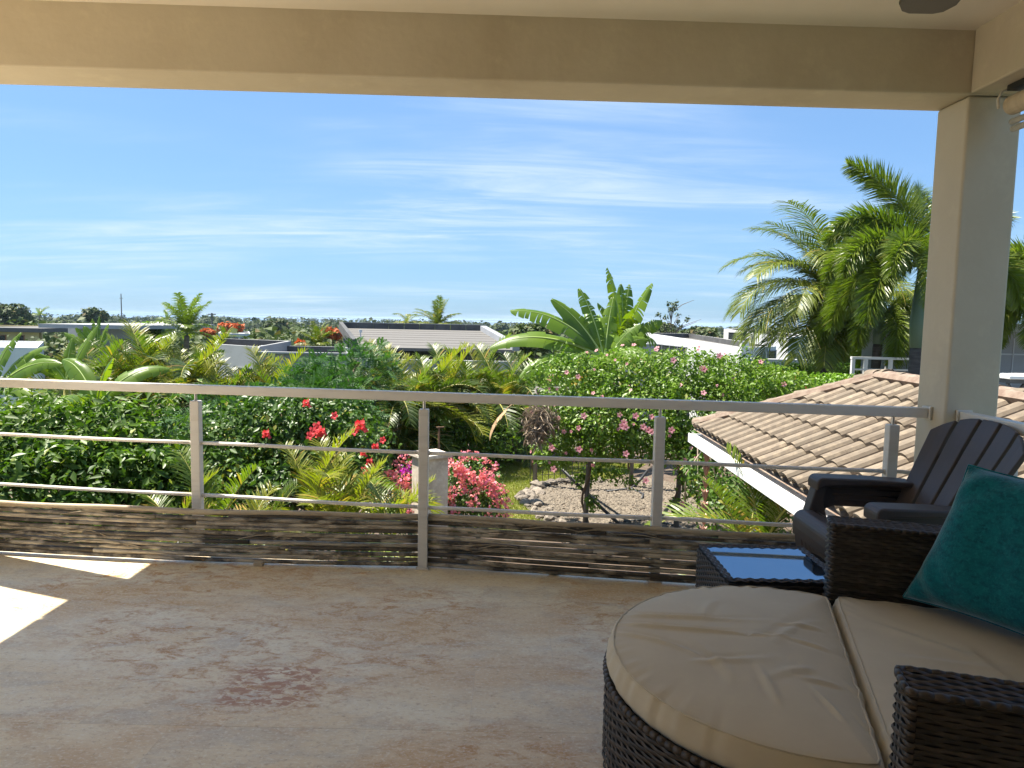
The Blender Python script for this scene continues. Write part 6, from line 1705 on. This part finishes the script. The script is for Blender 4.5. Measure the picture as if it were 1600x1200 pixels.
for k in range(34):
    c_, r_ = bl[rv.randint(0, 9)]; a = rv.uniform(0, 6.28); el = rv.uniform(.1, 1.3)
    d_ = Vector((math.cos(a) * math.cos(el), math.sin(a) * math.cos(el) * .7 - .3, math.sin(el))); p_ = Vector(c_) + Vector((d_.x * r_[0], d_.y * r_[1], d_.z * r_[2])) * rv.uniform(.98, 1.18)
    SHOOTS.append((tuple(p_), (rv.uniform(.10, .24), rv.uniform(.1, .2), rv.uniform(.14, .32))))
s7 = thing('flowering_vine', 'big bright green vine covered in pink flowers over the pergola', 'vine', (bl[7][0][0], 15, GZ)); foliage('foliage', join2(cloud(bl + SHOOTS, 26000, .080, 43, aspect=.55, shell=.5, up=.6, hole=.50, hs=3.0), cloud(bl, 7000, .125, 143, aspect=.5, shell=.5, up=.6, hole=.5, hs=2.2)), 'leaf_bright', s7); 
for q in PGX[:4]:
    m = MB(); m.tube([(q.x + .08 * math.cos(k * .9), q.y + .08 * math.sin(k * .9), GZ + 2.6 * k / 14) for k in range(15)], [.03 - .001 * k for k in range(15)], 6); m.build('stem', 'twig', s7, smooth=True)
bl2 = [pb(912, 745, 14.2, (.25, .2, .25)), pb(935, 735, 14.6, (.3, .2, .25)), pb(925, 785, 13.6, (.16, .16, .2)), pb(965, 742, 14.4, (.3, .2, .2)), pb(990, 755, 14.0, (.25, .2, .12)), pb(840, 690, 14.8, (.2, .2, .3)), pb(1063, 790, 13, (.22, .2, .25))]
foliage('trailing_shoots', cloud(bl2, 900, .10, 44, aspect=.55, shell=.9, hole=.1)[:2], 'leaf_bright', s7)
put_flowers(s7, FL_PINK, surf_pick(bl, 70, 6, mind=.16), 'flower', (.35, .75), 4)
for k, (px, py) in enumerate(((975, 660), (972, 666), (978, 668), (1005, 667), (1013, 672), (1018, 675), (993, 650), (912, 650), (1112, 632), (862, 700), (978, 709), (1049, 672), (905, 702), (1128, 620), (1100, 577), (1052, 563), (1146, 596), (1124, 556), (1009, 751), (1066, 788), (865, 733), (1145, 593))):
    p = at(px, py, 12.5 if py > 640 else 13.2); link('flower', FL_PINK, s7, tuple(p), Vector((-.2, -.9, .2)).to_track_quat('Z', 'Y').to_euler(), .85)
# grey tangle of dry stems at the vine's left end
bl = [pb(845, 655, 13.2, (.32, .3, .30)), pb(838, 675, 13.2, (.22, .25, .25))]
foliage('dry_tangle', cloud(bl, 900, .22, 46, aspect=.06, shell=.9, hole=0)[:2], 'dry_twigs', s7)
# dark underside: climber on the wing's far side
bl = [pb(1150, 720, 11.5, (.9, .5, .9)), pb(1200, 760, 11, (.9, .5, .8)), pb(1120, 760, 12.2, (.6, .5, .7)), pb(1085, 735, 12.6, (.4, .4, .5)), pb(1170, 800, 11, (.9, .5, .6))]
s8 = thing('climbing_shrub', 'dark green climber hanging in shade behind the rain chain', 'shrub', (bl[0][0][0], 11.5, GZ)); foliage('foliage', cloud(bl, 3600, .11, 47, aspect=.55, shell=.8, hole=.45)[:2], 'leaf_mid', s8); stems(s8, (bl[0][0][0], 11.6, GZ), bl, 10, .025)
for k in range(9):
    a = at(1090 + k * 9, 690 + 10 * (k % 3), 12); b = a + Vector((rnd.uniform(-.5, .5), rnd.uniform(-.2, .2), -rnd.uniform(.8, 1.6))); m = MB(); m.tube([a, a.lerp(b, .5) + Vector((rnd.uniform(-.15, .15), 0, 0)), b], .012, 5); m.build('bare_stem', 'dry_twigs', s8, smooth=True)

# clipped bright hedges on the right
def hedge_row(label, pts, Y, r, n, seed, mat='leaf_hedge', size=.09):
    bl = [pb(px, py, Y, r) for px, py in pts]; c = at(*pts[len(pts) // 2], Y)
    t = thing('clipped_hedge', label, 'hedge', (c.x, Y, GZ)); foliage('foliage', cloud(bl, n, size, seed, aspect=.5, shell=.5, up=.8, hole=.12)[:2], mat, t); stems(t, (c.x, Y, GZ), bl, seed, .03); return t
t = hedge_row('bright green clipped hedge in front of the coconut palm', [(1190, 605), (1225, 602), (1258, 602), (1290, 605), (1318, 606), (1240, 625), (1290, 628)], 16.6, (.62, .6, .36), 9000, 51)
for px, py in ((1257, 609), (1272, 614), (1180, 582), (1240, 590)): link('flower', FL_RED2, t, tuple(at(px, py, 15.9)), Vector((0, -1, .2)).to_track_quat('Z', 'Y').to_euler(), 1.0)
hedge_row('yellow green clipped hedge behind the coconut palm trunk', [(1225, 580), (1255, 582), (1300, 580), (1335, 582), (1375, 585), (1410, 588)], 22.6, (.85, .6, .32), 6000, 52, 'leaf_hedge', .11)
hedge_row('low bright hedge right of the column beyond the tile ridge', [(1570, 632), (1610, 636), (1650, 640)], 11.5, (.45, .4, .22), 2600, 53, 'leaf_hedge', .07)
bl = [pb(1300, 545, 26, (.7, .6, .6)), pb(1365, 530, 27, (.9, .6, .7)), pb(1400, 545, 26, (.8, .6, .7)), pb(1335, 560, 26, (.8, .6, .4))]
s9 = thing('rounded_shrub', 'dark rounded shrubs behind the distant white railing', 'shrub', (bl[1][0][0], 26, tz(26))); foliage('foliage', cloud(bl, 5000, .15, 55, aspect=.6, shell=.6, hole=.3)[:2], 'leaf_mid', s9); stems(s9, (bl[1][0][0], 26, tz(26)), bl, 11, .05)

for o in bpy.data.objects:
    if o.name.startswith('flower_cluster'): o['kind'] = 'stuff'

# ------------------------------------------------------------------ sea air
m = MB(); m.box(-4200, 4200, -60, 30000, -70, 14)
hz_ = m.build('haze', 'soil'); hz_.data.materials.clear()
hm = bpy.data.materials.new('haze_air'); hm.use_nodes = True
hn = hm.node_tree.nodes; hn.clear()
ho = hn.new('ShaderNodeOutputMaterial'); pv = hn.new('ShaderNodeVolumePrincipled')
pv.inputs['Color'].default_value = (0.62, 0.80, 1.0, 1); pv.inputs['Density'].default_value = 0.00013
hm.node_tree.links.new(pv.outputs[0], ho.inputs['Volume'])
hz_.data.materials.append(hm); tag(hz_, 'pale sea air softening the far woods', 'haze', kind='stuff')
